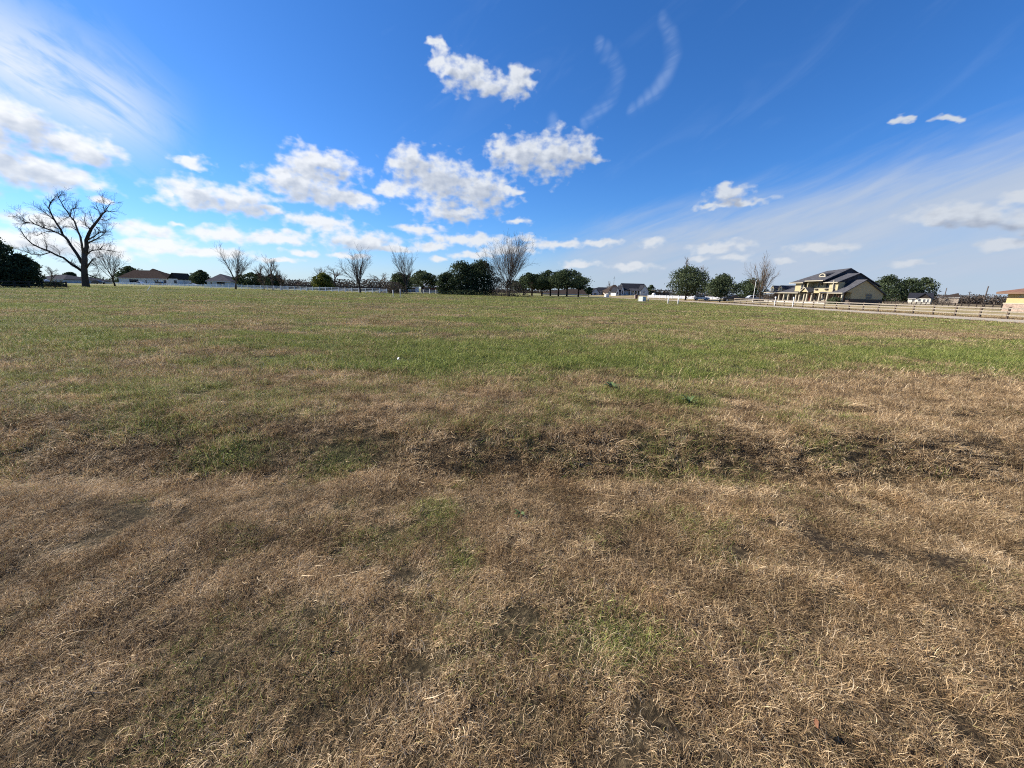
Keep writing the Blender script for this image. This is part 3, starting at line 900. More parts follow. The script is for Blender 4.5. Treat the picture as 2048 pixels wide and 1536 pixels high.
# --- the great bare tree on the left: its limbs follow the real ones, each running to its own depth
def great_tree():
    Y0 = 93.8
    bx, _ = gnd(172, 574.2)
    bx = xat(171, Y0, 574)
    root = empty('great_bare_tree', (bx, Y0, 0), 0, 'huge old leafless tree with thick dark spreading limbs, beside the dark rail fence', 'tree')
    K = 1 / 6.143
    rg = random.Random(3)
    mpp = K / 8.7
    limbs = [
        ([(1062, 1275), (1056, 1235), (1046, 1120), (1035, 1010), (1030, 920), (1036, 840)], 62, 42, 0.0),
        ([(1010, 1060), (950, 1020), (900, 985), (780, 900), (700, 855), (600, 815), (480, 775), (400, 735), (340, 680), (300, 620), (260, 575), (240, 530)], 26, 4, -0.30),
        ([(610, 830), (510, 858), (440, 850), (380, 850), (330, 825), (250, 800), (180, 775)], 10, 3, 0.35),
        ([(1010, 960), (940, 850), (870, 740), (820, 670), (780, 610), (740, 540), (700, 480), (650, 400), (610, 330), (600, 280)], 29, 10, 0.18),
        ([(600, 285), (620, 210), (650, 165), (685, 140)], 10, 4, 0.3), ([(602, 300), (560, 240)], 7, 3, -0.3),
        ([(665, 430), (600, 380), (545, 340), (500, 300), (420, 262)], 9, 3, -0.2),
        ([(800, 640), (720, 590), (640, 555), (540, 530), (480, 500), (400, 480), (330, 465), (270, 470)], 16, 6, -0.4),
        ([(335, 466), (250, 420), (180, 390), (100, 385)], 6, 2, 0.2), ([(300, 450), (260, 380), (230, 330)], 5, 2, -0.2),
        ([(710, 585), (600, 575), (520, 590), (450, 615), (400, 590), (330, 565)], 8, 2, 0.5),
        ([(740, 545), (650, 515), (560, 495), (500, 450), (440, 405)], 7, 2, 0.4),
        ([(1025, 860), (1005, 720), (975, 630), (945, 550), (910, 440), (865, 380), (820, 320), (780, 270), (750, 210), (715, 150)], 21, 6, -0.15),
        ([(760, 205), (800, 175), (815, 155)], 6, 2, 0.2), ([(715, 152), (740, 120), (760, 95)], 5, 2, 0.2),
        ([(865, 380), (880, 300), (920, 270), (940, 210)], 9, 3, 0.3), ([(905, 430), (905, 340), (890, 240)], 7, 3, -0.3),
        ([(945, 560), (880, 520), (830, 512), (760, 520)], 7, 3, -0.4), ([(865, 385), (820, 410), (750, 440), (730, 400)], 6, 2, 0.3),
        ([(1036, 880), (1050, 760), (1065, 680), (1090, 600), (1140, 530), (1190, 460), (1230, 400), (1270, 350), (1310, 320), (1380, 325), (1440, 318)], 40, 4, 0.12),
        ([(1290, 335), (1270, 260), (1265, 180), (1260, 100)], 8, 2, 0.2), ([(1300, 310), (1360, 240), (1410, 210)], 7, 2, -0.3),
        ([(1230, 390), (1220, 350), (1200, 290), (1165, 210)], 8, 2, 0.3), ([(1120, 555), (1060, 500), (1035, 430), (1050, 350)], 9, 3, -0.3),
        ([(1160, 500), (1130, 420), (1100, 330)], 8, 2, 0.3), ([(1080, 670), (1150, 640), (1220, 600), (1290, 580), (1360, 570)], 14, 3, -0.3),
        ([(1070, 720), (1110, 690), (1180, 660), (1250, 630), (1290, 590)], 16, 5, 0.3), ([(1180, 515), (1230, 560), (1290, 585)], 9, 4, 0.2),
        ([(1235, 420), (1310, 440), (1370, 400)], 8, 2, -0.2), ([(1200, 470), (1260, 480), (1330, 460)], 7, 2, 0.3),
        ([(1290, 590), (1300, 540), (1310, 470)], 6, 2, 0.3), ([(1065, 860), (1120, 810), (1180, 800), (1240, 795), (1350, 800), (1470, 830)], 14, 3, 0.25),
        ([(1230, 796), (1260, 740), (1390, 690)], 6, 2, -0.3), ([(1065, 1010), (1110, 950), (1150, 900), (1250, 880)], 17, 3, -0.3),
        ([(1125, 960), (1200, 1010), (1205, 1060), (1170, 1130)], 9, 3, -0.5), ([(960, 1015), (900, 960), (860, 940)], 10, 3, 0.5),
        ([(570, 800), (575, 740), (540, 680)], 8, 2, 0.3), ([(735, 860), (720, 800), (650, 740)], 6, 2, -0.3),
        ([(1075, 1100), (1150, 1130), (1190, 1110)], 12, 5, -0.2),
    ]
    main, twigs = [], []
    for (pts, r0, r1, k) in limbs:
        n = len(pts); out = []
        for i, (cx, cy) in enumerate(pts):
            run = math.hypot(cx - pts[0][0], cy - pts[0][1]) * mpp
            jx, jy = (rg.gauss(0, 6), rg.gauss(0, 6)) if 0 < i < n - 1 else (0, 0)
            base_k = 0.16 * (pts[0][0] - 1040) * mpp * (1 if k > 0 else -1)
            Y = Y0 + (base_k + k * run if pts[0][1] < 1200 else 0.0)
            x, z = at((cx + jx) * K, 370 + (cy + jy) * K, Y)
            out.append(Vector((x - bx, Y - Y0, z)))
        rad = [(r0 + (r1 - r0) * (i / (n - 1)) ** 0.8) * mpp * 0.62 for i in range(n)]
        if pts[0][1] == 1275:
            rad[0] *= 1.5; rad[1] *= 1.12
        main.append((out, rad))
        # twigs along the outer part
        for i in range(1, n):
            for j in range(7 if r0 < 20 else 3):
                b = out[i - 1].lerp(out[i], rg.random())
                t = (out[i] - out[i - 1]).normalized()
                a = t.orthogonal().normalized(); a.rotate(Matrix.Rotation(rg.random() * 6.283, 3, t))
                d = (t * 0.7 + a * rg.uniform(0.5, 1.0) + Vector((0, 0, 0.25))).normalized()
                grow(rg, b, d, rg.uniform(0.7, 2.1), min(0.04, rad[i] * 0.5), 2, 3, tw := {}, STYLES['spread'])
                for l in tw.values():
                    twigs.extend(l)
    o = tubes_mesh('trunk', main, BARK_DARK, 1, root, 8)
    tubes_mesh('crown', [(p, [max(0.009, q) for q in rd]) for p, rd in twigs], BARK_DARK, 2, root, 3)
    return root
great_tree()

bare_tree(228, 113.5, 495, 66, 'fan', 21, 'small thin leafless tree right of the huge old tree', BARK_DARK, r=0.7)
bare_tree(470, 113.5, 494, 68, 'fan', 23, 'leafless fan-shaped tree in front of the white fence, left of the pointed trees', BARK_DARK, r=0.85)
for k, (u, vt, w) in enumerate(((527, 530, 34), (545, 515, 32), (563, 536, 28))):
    bare_tree(u, 123.5 + k * 1.5, vt, w, 'vase', 30 + k, ('shortest left one of three pointed leafless trees by the white fence', 'tallest middle one of three pointed leafless trees by the white fence', 'right one of three pointed leafless trees by the white fence')[k], r=0.7, group='pointed leafless trees')
bare_tree(720, 107.0, 499, 84, 'fan', 44, 'broad leafless tree standing alone before the three-rail white fence', BARK_DARK, r=0.95)
bare_tree(813, 118.0, 500, 52, 'fan', 47, 'tall narrow leafless tree above the bramble and right white stake', BARK_DARK, r=0.8)
bare_tree(1017, 110.8, 478, 98, 'fan', 53, 'largest leafless fan-shaped tree right of the dark evergreen clump', BARK_DARK, stems=3, r=0.85)
bare_tree(650, 165, 536, 52, 'spread', 55, 'pale leafless tree behind the yellowish evergreen, left of a twin', r=1.0)
bare_tree(674, 158, 534, 50, 'spread', 57, 'pale leafless round tree right of the yellowish evergreen', r=1.0)
bare_tree(757, 160, 546, 46, 'spread', 58, 'low pale leafless tree behind fence right of the lone broad tree', r=1.0)
bare_tree(1363, 168, 515, 20, 'spire', 60, 'slim leafless spire rising behind the large evergreen by the road', r=0.8)
bare_tree(1405, 165, 532, 34, 'spread', 63, 'hazy leafless tree between two roadside evergreens, above white car', r=0.7)
bare_tree(1521, 112, 518, 66, 'fan', 66, 'tall leafless tree left of the yellow two-storey house', BARK_GREY, r=0.75)
bare_tree(98, 150, 533, 44, 'spread', 70, 'thin leafless tree between the dark evergreens and the huge tree', r=0.7)
bare_tree(66, 165, 530, 40, 'spread', 71, 'thin leafless tree rising behind the dark evergreens at left', r=0.7)
bare_tree(2105, 95, 528, 150, 'spread', 74, 'leafless tree reaching in from the right above tan building', BARK_DARK, r=0.9)
bare_tree(1217, 255, 563, 20, 'spread', 76, 'tiny far leafless tree behind the brown-roofed house', r=0.8)
bare_tree(1795, 262, 554, 50, 'spread', 77, 'leafless treetop showing above the trees behind the yellow house', r=0.8)

E_ = leafy_tree
E_(-8, 71, 468, 118, 101, 'tall dark evergreen at the left edge with high ragged crown', LEAF_DARK, trunk_h=0.4, n=6500, nl=30, size=0.16)
E_(44, 72.5, 510, 94, 102, 'low dark bushy evergreen behind the dark rail fence', LEAF_DARK, trunk_h=0.2, n=6500, nl=28, size=0.15)
E_(262, 245, 533, 56, 103, 'dark tree crown rising behind the long white-walled house', LEAF_DARK, n=1800, size=0.35)
E_(142, 190, 545, 30, 104, 'dark round tree just left of the huge old trunk', LEAF_DARK, n=1800, size=0.3, trunk_h=0.6)
E_(403, 195, 541, 40, 105, 'dark evergreen between the two brown-roofed houses', LEAF_DARK, n=2200, size=0.28, trunk_h=0.5)
E_(505, 165, 546, 70, 106, 'dark evergreen behind the pointed leafless trees, left part', LEAF_DARK, n=2600, size=0.26, trunk_h=0.4)
E_(545, 160, 549, 50, 107, 'dark evergreen behind the pointed leafless trees, right part', LEAF_DARK, n=2200, size=0.26, trunk_h=0.4)
E_(647, 128, 546, 44, 108, 'yellowish green round tree behind the white fence', LEAF_YEL, n=3600, size=0.17, trunk_h=0.3)
E_(800, 126, 546, 44, 109, 'dark evergreen beside the tall narrow leafless tree', LEAF_MID, n=3400, size=0.18, trunk_h=0.3)
E_(845, 142, 542, 72, 110, 'wide dark oak crown in front of the metal-roofed barn', LEAF_MID, n=4200, size=0.2, trunk_h=2.2)
E_(892, 121, 545, 38, 111, 'smaller left evergreen of the big dark clump', LEAF_DARK, n=3600, size=0.17, trunk_h=0.2, group='evergreens of the dark clump')
E_(924, 122, 523, 64, 112, 'tall left evergreen of the big dark clump', LEAF_DARK, n=6500, nl=30, size=0.17, trunk_h=0.2, group='evergreens of the dark clump')
E_(962, 123, 521, 66, 113, 'tall right evergreen of the big dark clump', LEAF_DARK, n=6500, nl=30, size=0.17, trunk_h=0.2, group='evergreens of the dark clump')
oaks = [(1048, 152, 553, 58, 1.8, 'first oak of the roadside row, nearest the large leafless tree'), (1064, 143, 546, 66, 2.6, 'second oak of the roadside row from the large leafless tree'),
        (1084, 154, 550, 54, 2.2, 'third oak of the roadside row from the large leafless tree'), (1101, 156, 541, 74, 2.8, 'fourth oak of the roadside row, in its middle'),
        (1117, 145, 546, 56, 2.8, 'fifth oak of the roadside row, with a stout trunk'), (1134, 140, 539, 78, 2.8, 'sixth oak of the roadside row, the widest'),
        (1157, 149, 553, 38, 2.8, 'last oak of the roadside row, nearest the white farmhouse')]
for k, (u, Y, vt, w, th, lb) in enumerate(oaks):
    E_(u, Y, vt, w, 120 + k, lb, LEAF_DARK, trunk_h=th, n=3600, nl=13, size=0.19, group='row of dark oaks', trunk_r=0.28, name='oak_tree')
E_(1178, 134, 574, 14, 128, 'small dark tree standing alone at the road bend', LEAF_DARK, trunk_h=1.0, n=700, nl=8, size=0.16, trunk_r=0.12)
E_(1372, 123.8, 533, 84, 130, 'large dark evergreen left of the white car by the road', LEAF_MID, trunk_h=1.6, n=5200, nl=30, size=0.18, trunk_r=0.25)
E_(1441, 102, 549, 64, 131, 'rounded evergreen with bare trunk between the white car and pickup', LEAF_MID, trunk_h=1.4, n=4200, nl=26, size=0.16, trunk_r=0.16)
E_(1500, 150, 557, 68, 132, 'dark evergreen behind the parked pickup trucks', LEAF_DARK, trunk_h=1.0, n=3600, size=0.2)
E_(1768, 245, 551, 84, 133, 'dark evergreen just right of the yellow house', LEAF_DARK, trunk_h=1.0, n=5200, nl=24, size=0.30)
E_(1808, 252, 556, 70, 134, 'dark evergreen in the middle of those right of the yellow house', LEAF_DARK, trunk_h=0.8, n=3800, size=0.32)
E_(1842, 256, 555, 62, 135, 'lighter evergreen with open crown above the white cabin', LEAF_MID, trunk_h=1.8, n=2600, size=0.32)
E_(1301, 222, 570, 18, 136, 'small dark tree at the right end of the white farmhouse', LEAF_DARK, trunk_h=0.6, n=900, nl=8, size=0.3)
E_(1167, 250, 574, 30, 137, 'far dark tree left of the blue-roofed house', LEAF_DARK, trunk_h=0.6, n=900, nl=8, size=0.35)

# --- brush and far woods that read as one mass
def brush(name, label, spots, material, seed, n, size, cat='bushes', kind='stuff'):
    rg = np.random.RandomState(seed)
    V = []
    for (x, y, w, h) in spots:
        c = rg.randn(n, 3) * np.array([w * 0.42, w * 0.35, 0]) + np.array([x, y, 0])
        c[:, 2] = h * rg.rand(n) ** 1.25 * np.clip(1.15 - (np.abs(c[:, 0] - x) / (w * 0.95)) ** 2, 0.1, 1)
        V.append(cards(rg, c, size))
    me = bpy.data.meshes.new(name); V = np.concatenate(V)
    me.from_pydata(V.tolist(), [], np.arange(len(V)).reshape(-1, 4).tolist()); me.materials.append(material); tint_mesh(me, seed, 4)
    o = bpy.data.objects.new(name, me); COL.objects.link(o)
    return tag(o, label, cat, kind=kind)
def row(u0, u1, Y, vt, du, jit, rg, w):
    out = []
    u = u0
    while u < u1:
        h = max(1.0, at(u, vt + rg.uniform(-jit, jit), Y)[1])
        out.append((xat(u, Y), Y + rg.uniform(-6, 6), w, h)); u += du
    return out
rgb = random.Random(8)
brush('far_woods', 'far brown leafless wood behind the white fence on the left', row(460, 800, 260, 561, 9, 4, rgb, 9), LEAF_BRUSH, 201, 420, 0.40, 'wood')
brush('far_woods', 'far grey brown wood along the horizon at right', row(1880, 2060, 300, 592, 9, 4, rgb, 12), LEAF_BRUSH, 202, 480, 0.45, 'wood')
brush('far_woods', 'far dark wood behind the oaks and farm houses', row(980, 1420, 330, 579, 12, 3, rgb, 13), LEAF_BRUSH, 203, 330, 0.5, 'wood')
brush('far_woods', 'far dark wood behind the houses at far left', row(-60, 470, 320, 556, 12, 4, rgb, 14), LEAF_DARK, 204, 330, 0.5, 'wood')
brush('far_woods', 'far wood behind the parked cars and yellow house', row(1300, 1900, 340, 589, 12, 3, rgb, 13), LEAF_BRUSH, 205, 330, 0.5, 'wood')
for k, (u, Y, w, h, mt, lb) in enumerate(((786, 113, 4.0, 3.2, LEAF_BRUSH, 'grey leafless bramble behind the two white stakes'), (1020, 112, 5.5, 4.2, LEAF_BRUSH, 'leafless bramble thicket round the foot of the largest fan-shaped tree'),
                                          (995, 121, 4.5, 5.5, LEAF_BRUSH, 'leafless brush right of the dark evergreen clump'), (930, 118, 8.0, 1.6, LEAF_DARK, 'low dark bushes under the evergreen clump'),
                                          (1540, 122, 6.0, 2.6, LEAF_BRUSH, 'low grey brush beside the left end of the yellow house'), (104, 82, 2.0, 1.1, LEAF_DARK, 'low dark bush behind the dark rail fence near its end'),
                                          (1888, 200, 5.0, 4.0, LEAF_BRUSH, 'brown leafless bush between the cabin and brown-roofed house'), (1672, 87.0, 1.3, 1.9, LEAF_MID, 'green shrub at the near corner of the yellow house porch'), (1664, 89.5, 1.0, 1.5, LEAF_MID, 'second green shrub along the yellow house porch'))):
    brush('bramble' if mt is LEAF_BRUSH else 'bush', lb, [(xat(u, Y), Y, w, h)], mt, 220 + k, 3000, 0.12, 'bush', None)
# ------------------------------------------------------------------ road
mr = mat('road_concrete', (0.37, 0.315, 0.24), 0.9, 0.14, 0.9, 0.1)
def strip(pts, w, z):
    L_, R_ = [], []
    for i, p in enumerate(pts):
        a, b = Vector(pts[max(0, i - 1)]), Vector(pts[min(len(pts) - 1, i + 1)])
        d = (b - a).normalized(); n = Vector((d.y, -d.x))
        L_.append((p[0] - n.x * w / 2, p[1] - n.y * w / 2, z)); R_.append((p[0] + n.x * w / 2, p[1] + n.y * w / 2, z))
    mb = MB()
    for i in range(len(pts) - 1):
        mb.poly([L_[i], R_[i], R_[i + 1], L_[i + 1]])
    return mb
xc = (ROAD_X0 + ROAD_X1) / 2
cl = [(xc, y) for y in range(-40, 100, 10)] + [(xc - 0.6, 108), (xc - 2.2, 118), (xc - 5.0, 130), (xc - 9.5, 143), (xc - 15.5, 156), (xc - 23, 170), (xc - 32, 184)]
tag(strip(cl, ROAD_X1 - ROAD_X0, 0.035).build('road', mr), kind='structure')
tag(strip([(xc + 4, 112), (62, 116), (80, 119), (95, 119)], 4.0, 0.03).build('driveway', mr), kind='structure')
# the dormant lawn beyond the road lies a little higher towards the houses
ml = mat('dormant_lawn', (0.27, 0.205, 0.115), 0.95, 0.35, 0.35, 0.3, 0.05, col2=(0.17, 0.15, 0.065))
def mound(name, x0, x1, y0, y1, h, edge, m):
    n = 24; mb = MB()
    for j in range(n + 1):
        for i in range(n + 1):
            x, y = x0 + (x1 - x0) * i / n, y0 + (y1 - y0) * j / n
            e = min(x - x0, x1 - x, y - y0, y1 - y)
            t_ = max(0.0, min(1.0, e / edge)); mb.v.append((x, y, -0.06 + (h + 0.06) * t_ * t_ * (3 - 2 * t_)))
    for j in range(n):
        for i in range(n):
            a_ = j * (n + 1) + i; mb.f.append((a_, a_ + 1, a_ + n + 2, a_ + n + 1))
    return tag(mb.build(name, m, smooth=True), kind='structure')
mound('lawn', 52.5, 150, 30, 150, 0.42, 16, ml)
mound('lawn', 42, 130, 176, 300, 0.75, 22, ml)

# ------------------------------------------------------------------ fences
white = mat('white_vinyl', (0.82, 0.82, 0.82), 0.5, 0.06, 2.0)
pale_wood = mat('weathered_wood', (0.26, 0.225, 0.18), 0.85, 0.25, 6.0, 0.2, col2=(0.17, 0.145, 0.115))
dark_wood = mat('dark_wood', (0.035, 0.027, 0.022), 0.85, 0.35, 6.0)
post_wood = mat('brown_post_wood', (0.10, 0.07, 0.05), 0.85, 0.3, 6.0)

def fence(A, B, h, rails, spacing, rail_h, post_w, rail_m, post_m, label, name='rail_fence', post_extra=0.08, side=0.0, cap=None):
    A, B = Vector(A), Vector(B)
    L_ = (B - A).length; n = max(1, round(L_ / spacing)); bay = L_ / n
    rz = math.atan2(B.y - A.y, B.x - A.x)
    root = empty(name, (A.x, A.y, 0), rz, label, 'fence')
    pm = MB().box(-post_w / 2, post_w / 2, -post_w / 2, post_w / 2, -0.3, h + post_extra)
    if cap:
        pm.box(-post_w * 0.65, post_w * 0.65, -post_w * 0.65, post_w * 0.65, h + post_extra, h + post_extra + 0.05)
    p0 = pm.build('post', post_m, root, (0, 0, 0))
    r0 = MB().box(0, bay - 0.02, -0.025, 0.025, -rail_h / 2, rail_h / 2).build('rail', rail_m, root, link=False)
    rg = random.Random(int(L_ * 10))
    first = True
    for i in range(n + 1):
        if i:
            p = p0.copy(); COL.objects.link(p); p.location = (i * bay, 0, rg.gauss(0, 0.012)); p.rotation_euler = (rg.gauss(0, 0.012), rg.gauss(0, 0.012), 0)
    for i in range(n):
        for k in range(rails):
            z = h - rail_h / 2 - 0.02 - k * (h - 0.22) / max(1, rails - 0.25)
            o = r0 if first else r0.copy(); first = False
            COL.objects.link(o)
            o.location = (i * bay + 0.01, side, z + rg.gauss(0, 0.008)); o.rotation_euler = (0, rg.gauss(0, 0.004), 0)
    return root

fence((50.45, 90.5), (50.45, 21.0), 1.15, 3, 2.42, 0.125, 0.13, pale_wood, post_wood, 'long pale three-rail wooden fence along the far side of the road', side=-0.09)
fence(gnd(410, 576.4), gnd(575, 581.2), 1.28, 4, 2.4, 0.12, 0.13, white, white, 'white four-rail fence behind the fan-shaped leafless tree on the left', name='white_fence', cap=True)
fence(gnd(577, 581.2), gnd(774, 587.2), 1.22, 3, 2.25, 0.12, 0.13, white, white, 'white three-rail fence behind the lone broad leafless tree', name='white_fence', cap=True)
fence((xat(806, 124), 124), (xat(884, 134), 134), 1.2, 3, 2.3, 0.12, 0.13, white, white, 'white three-rail fence left of the big dark evergreen clump', name='white_fence', cap=True)
fence((xat(228, 178), 178), (xat(412, 162), 162), 0.95, 3, 2.6, 0.12, 0.13, white, white, 'far low white fence before the long white-walled house', name='white_fence', cap=True)
fence((xat(1296, 172), 172), (xat(1566, 142), 142), 1.25, 5, 2.5, 0.17, 0.15, white, white, 'long white board fence behind the parked vehicles', name='white_fence', cap=True)
fence(gnd(-70, 575.5), gnd(134, 575.6), 1.15, 2, 2.9, 0.17, 0.17, dark_wood, dark_wood, 'dark two-rail wooden fence below the evergreens at left', name='dark_fence')
fence((xat(1770, 118), 118), (xat(2006, 71), 71), 1.3, 4, 2.5, 0.14, 0.14, dark_wood, dark_wood, 'black rail fence behind the pale fence, left of tan building', name='black_fence')
fence((xat(560, 150), 150), (xat(830, 150), 150), 1.75, 10, 2.5, 0.17, 0.12, mat('brown_board', (0.075, 0.055, 0.045), 0.85, 0.3, 5.0), post_wood, 'dark brown board fence far behind the white three-rail fence', name='board_fence')

# ------------------------------------------------------------------ stakes, posts and boxes on the field
stake_m = mat('white_stake', (0.74, 0.74, 0.71), 0.6, 0.08)
def stake(u, v, h, w, label, name='survey_stake', lean=(0, 0), cap=False, m=None, z=0.0):
    x, y = gnd(u, v, z)
    zz = float(height(x, y)) if y < 100 else z
    root = empty(name, (x, y, zz), 0, label, 'post')
    root.rotation_euler = (lean[0], lean[1], 0.3)
    MB().tube([(0, 0, -0.25), (0, 0, h)], [w, w * 0.95], 8).build('pole', m or stake_m, root, smooth=True)
    if cap:
        MB().tube([(0, 0, h), (0, 0, h + 0.12)], [w * 1.6, w * 1.3], 8).build('cap', m or stake_m, root)
    return root
stake(294, 582.5, 0.95, 0.045, 'thin white stake leaning right, before the long white-walled house', lean=(0, 0.62), cap=True)
stake(786.5, 595.2, 1.10, 0.055, 'left, shorter of two white stakes before the bramble', cap=True)
stake(800.6, 595.0, 1.42, 0.055, 'right, taller of two white stakes before the bramble', lean=(0, 0.02))
stake(1296, 603.3, 1.10, 0.09, 'cream post right beside the pale utility box', m=mat('cream_post', (0.66, 0.60, 0.48), 0.7, 0.1))
stake(1335.6, 607.6, 1.34, 0.10, 'left one of two white posts by the road, right of utility box', cap=True)
stake(1355.6, 608.4, 1.36, 0.10, 'right one of two white posts by the road, left of the white car', cap=True)
for u, lb in ((1548.5, 'left of two tall white posts at the pale fence before the yellow house'), (1585, 'right of two tall white posts at the pale fence before the yellow house')):
    X = 49.9
    d = ray(u, 612); Y = d[1] * X / d[0]
    root = empty('marker_post', (X, Y, 0), 0, lb, 'post')
    MB().tube([(0, 0, -0.25), (0, 0, 1.45)], [0.07, 0.06], 8).build('pole', stake_m, root)
    MB().box(-0.12, 0.12, -0.10, 0.10, 1.45, 1.72).build('box', stake_m, root, bevel=0.02)
# pale green utility box
bx, by = gnd(1284, 603)
root = empty('utility_box', (bx, by, 0), math.radians(38), 'pale grey green utility box standing on the grass near the road', 'utility box')
um = mat('utility_paint', (0.50, 0.54, 0.50), 0.5, 0.08)
MB().box(-0.60, 0.60, -0.55, 0.55, 0.12, 0.92).prism([(-0.60, 0.92), (0.60, 0.92), (0.50, 1.04), (-0.60, 1.04)], -0.55, 0.55).build('cabinet', um, root, bevel=0.03)
MB().box(-0.75, 0.75, -0.70, 0.70, -0.1, 0.12).build('pad', mat('pad_concrete', (0.45, 0.43, 0.40), 0.9, 0.15), root)
MB().box(-0.52, 0.52, -0.575, -0.545, 0.2, 0.85).build('door', mat('utility_door', (0.46, 0.50, 0.46), 0.5, 0.08), root, bevel=0.01)
# second, far one and its mailbox neighbour
bx = xat(1214, 175); root = empty('utility_box', (bx, 175, 0.0), 0.4, 'small white utility box far off beside the road bend', 'utility box')
MB().box(-0.8, 0.8, -0.6, 0.6, 0.0, 1.25).build('cabinet', mat('utility_white', (0.68, 0.68, 0.66), 0.5, 0.06), root, bevel=0.06)
MB().box(-0.9, 0.9, -0.7, 0.7, -0.1, 0.1).build('pad', MATS['pad_concrete'], root)
bx = xat(1273.5, 125); root = empty('brick_mailbox', (bx, 125, 0.0), 0.0, 'dark brick mailbox pillar across the road before the white farmhouse', 'mailbox')
bm_ = mat('dark_brick', (0.13, 0.075, 0.055), 0.9, 0.35, 8.0)
MB().box(-0.32, 0.32, -0.32, 0.32, -0.1, 1.25).box(-0.38, 0.38, -0.38, 0.38, 1.25, 1.36).build('pillar', bm_, root, bevel=0.02)
MB().box(-0.38, -0.33, -0.12, 0.12, 0.85, 1.1).build('mail_door', mat('mail_metal', (0.25, 0.25, 0.26), 0.4, 0.1), root)
stake_far = empty('marker_post', (xat(1270.5, 123), 123, 0), 0, 'pale post just left of the brick mailbox pillar', 'post')
MB().box(-0.14, 0.14, -0.14, 0.14, -0.1, 1.3).build('pole', mat('tan_post', (0.5, 0.42, 0.33), 0.8, 0.1), stake_far, bevel=0.02)
# litter in the grass
bx, by = gnd(797, 724)
mb = MB(); rg = random.Random(4)
for k in range(3):
    a_ = k * 2.1
    mb.slab([(0.032 * math.cos(a_ + q) + rg.gauss(0, 0.006), 0.025 * math.sin(a_ + q) + rg.gauss(0, 0.006), 0.05 + 0.012 * k + rg.gauss(0, 0.012)) for q in (0, 1.6, 3.1, 4.7)], 0.003)
tag(mb.build('paper_scrap', mat('paper', (0.8, 0.8, 0.79), 0.7, 0.05), None, (bx, by, float(height(bx, by)))), 'crumpled white scrap of paper lying in the green strip of grass', 'litter')
# weeds and fallen leaves among the dry grass
weed_m = mat('weed_leaf', (0.085, 0.12, 0.04), 0.6, 0.35, 20.0)
def rosette(u, v, r, n, label, seed):
    x, y = gnd(u, v); rg = random.Random(seed)
    root = empty('weed_plant', (x, y, float(ground_z(np.array([x]), np.array([y]))[0])), 0, label, 'weed', 'weeds in the dry grass')
    for k in range(n):
        a_ = 6.283 * k / n + rg.gauss(0, 0.15); L_ = r * rg.uniform(0.7, 1.15); w = L_ * 0.16; up = rg.uniform(0.25, 0.8)
        d = Vector((math.cos(a_), math.sin(a_), 0)); e = Vector((-d.y, d.x, 0))
        mb = MB()
        P_ = [(0.0, 0.3), (0.3, 0.9), (0.6, 1.0), (0.85, 0.6), (1.0, 0.05)]
        pts = [(d * (L_ * t_) + Vector((0, 0, 0.02 + L_ * up * math.sin(t_ * 2.2))), w * q) for t_, q in P_]
        for (p, q) in pts:
            mb.v += [tuple(p - e * q), tuple(p + Vector((0, 0, -q * 0.4))), tuple(p + e * q)]
        for i in range(len(pts) - 1):
            b_ = i * 3
            mb.f += [(b_, b_ + 1, b_ + 4, b_ + 3), (b_ + 1, b_ + 2, b_ + 5, b_ + 4)]
        mb.build('leaf', weed_m, root, smooth=True)
rosette(1221, 792, 0.15, 12, 'dark green weed rosette in the brown grass right of centre, beyond the dip', 1)
rosette(1375, 826, 0.13, 9, 'dark green weed in brown grass farther right, just beyond the dip', 2)
rosette(1040, 1018, 0.05, 8, 'small weed beside the bright green tuft in front of the dip', 3)
leaf_m = mat('dead_leaf', (0.20, 0.09, 0.045), 0.7, 0.3, 30.0)
def fallen(u, v, r, label, m_, seed):
    x, y = gnd(u, v); rg = random.Random(seed); mb = MB()
    ring = [(r * (0.6 + 0.4 * math.cos(2 * a_)) * math.cos(a_), r * 0.55 * math.sin(a_), 0.012 * math.cos(3 * a_) + 0.01) for a_ in [k * 0.5236 for k in range(12)]]
    mb.slab(ring, 0.0015)
    o = mb.build('fallen_leaf', m_, None, (x, y, float(ground_z(np.array([x]), np.array([y]))[0]) + 0.055)); o.rotation_euler = (rg.gauss(0, 0.4), rg.gauss(0, 0.4), rg.random() * 6)
    tag(o, label, 'leaf', 'fallen leaves')
fallen(1636, 1442, 0.017, 'orange brown fallen leaf in the straw at lower right', leaf_m, 1)
# utility poles far right
pm = mat('pole_wood', (0.075, 0.06, 0.05), 0.9, 0.25, 3.0)
for k, (u, Y, vt, arm, lb) in enumerate(((1886, 260, 575.5, False, 'short dark pole above the brown-roofed house at right'), (1934, 270, 583, True, 'middle utility pole with crossarm on the right horizon'),
                                        (1967, 190, 572, False, 'tallest leaning utility pole left of the tan building'), (1985, 300, 590, False, 'faint far pole nearest the tan building'))):
    x = xat(u, Y); h = at(u, vt, Y)[1]
    root = empty('utility_pole', (x, Y, 0), 0, lb, 'pole', 'utility poles on the right horizon')
    MB().tube([(0, 0, -0.3), (0, 0, h)], [0.26, 0.2], 8).build('pole', pm, root, smooth=True)
    if arm:
        MB().box(-1.2, 1.2, -0.08, 0.08, h - 0.8, h - 0.6).build('crossarm', pm, root)
x = xat(1507, 104); h = at(1511, 563, 104)[1]
root = empty('flag_pole', (x, 104, 0.2), 0, 'thin pale pole standing before the leafless tree left of yellow house', 'pole')
MB().tube([(0, 0, -0.3), (0, 0, h)], [0.075, 0.055], 8).build('pole', stake_m, root)
MB().tube([(0, 0, h), (0, 0, h + 0.15)], [0.1, 0.05], 8).build('finial', stake_m, root)
x = xat(1226, 270); h = at(1226, 553, 270)[1]
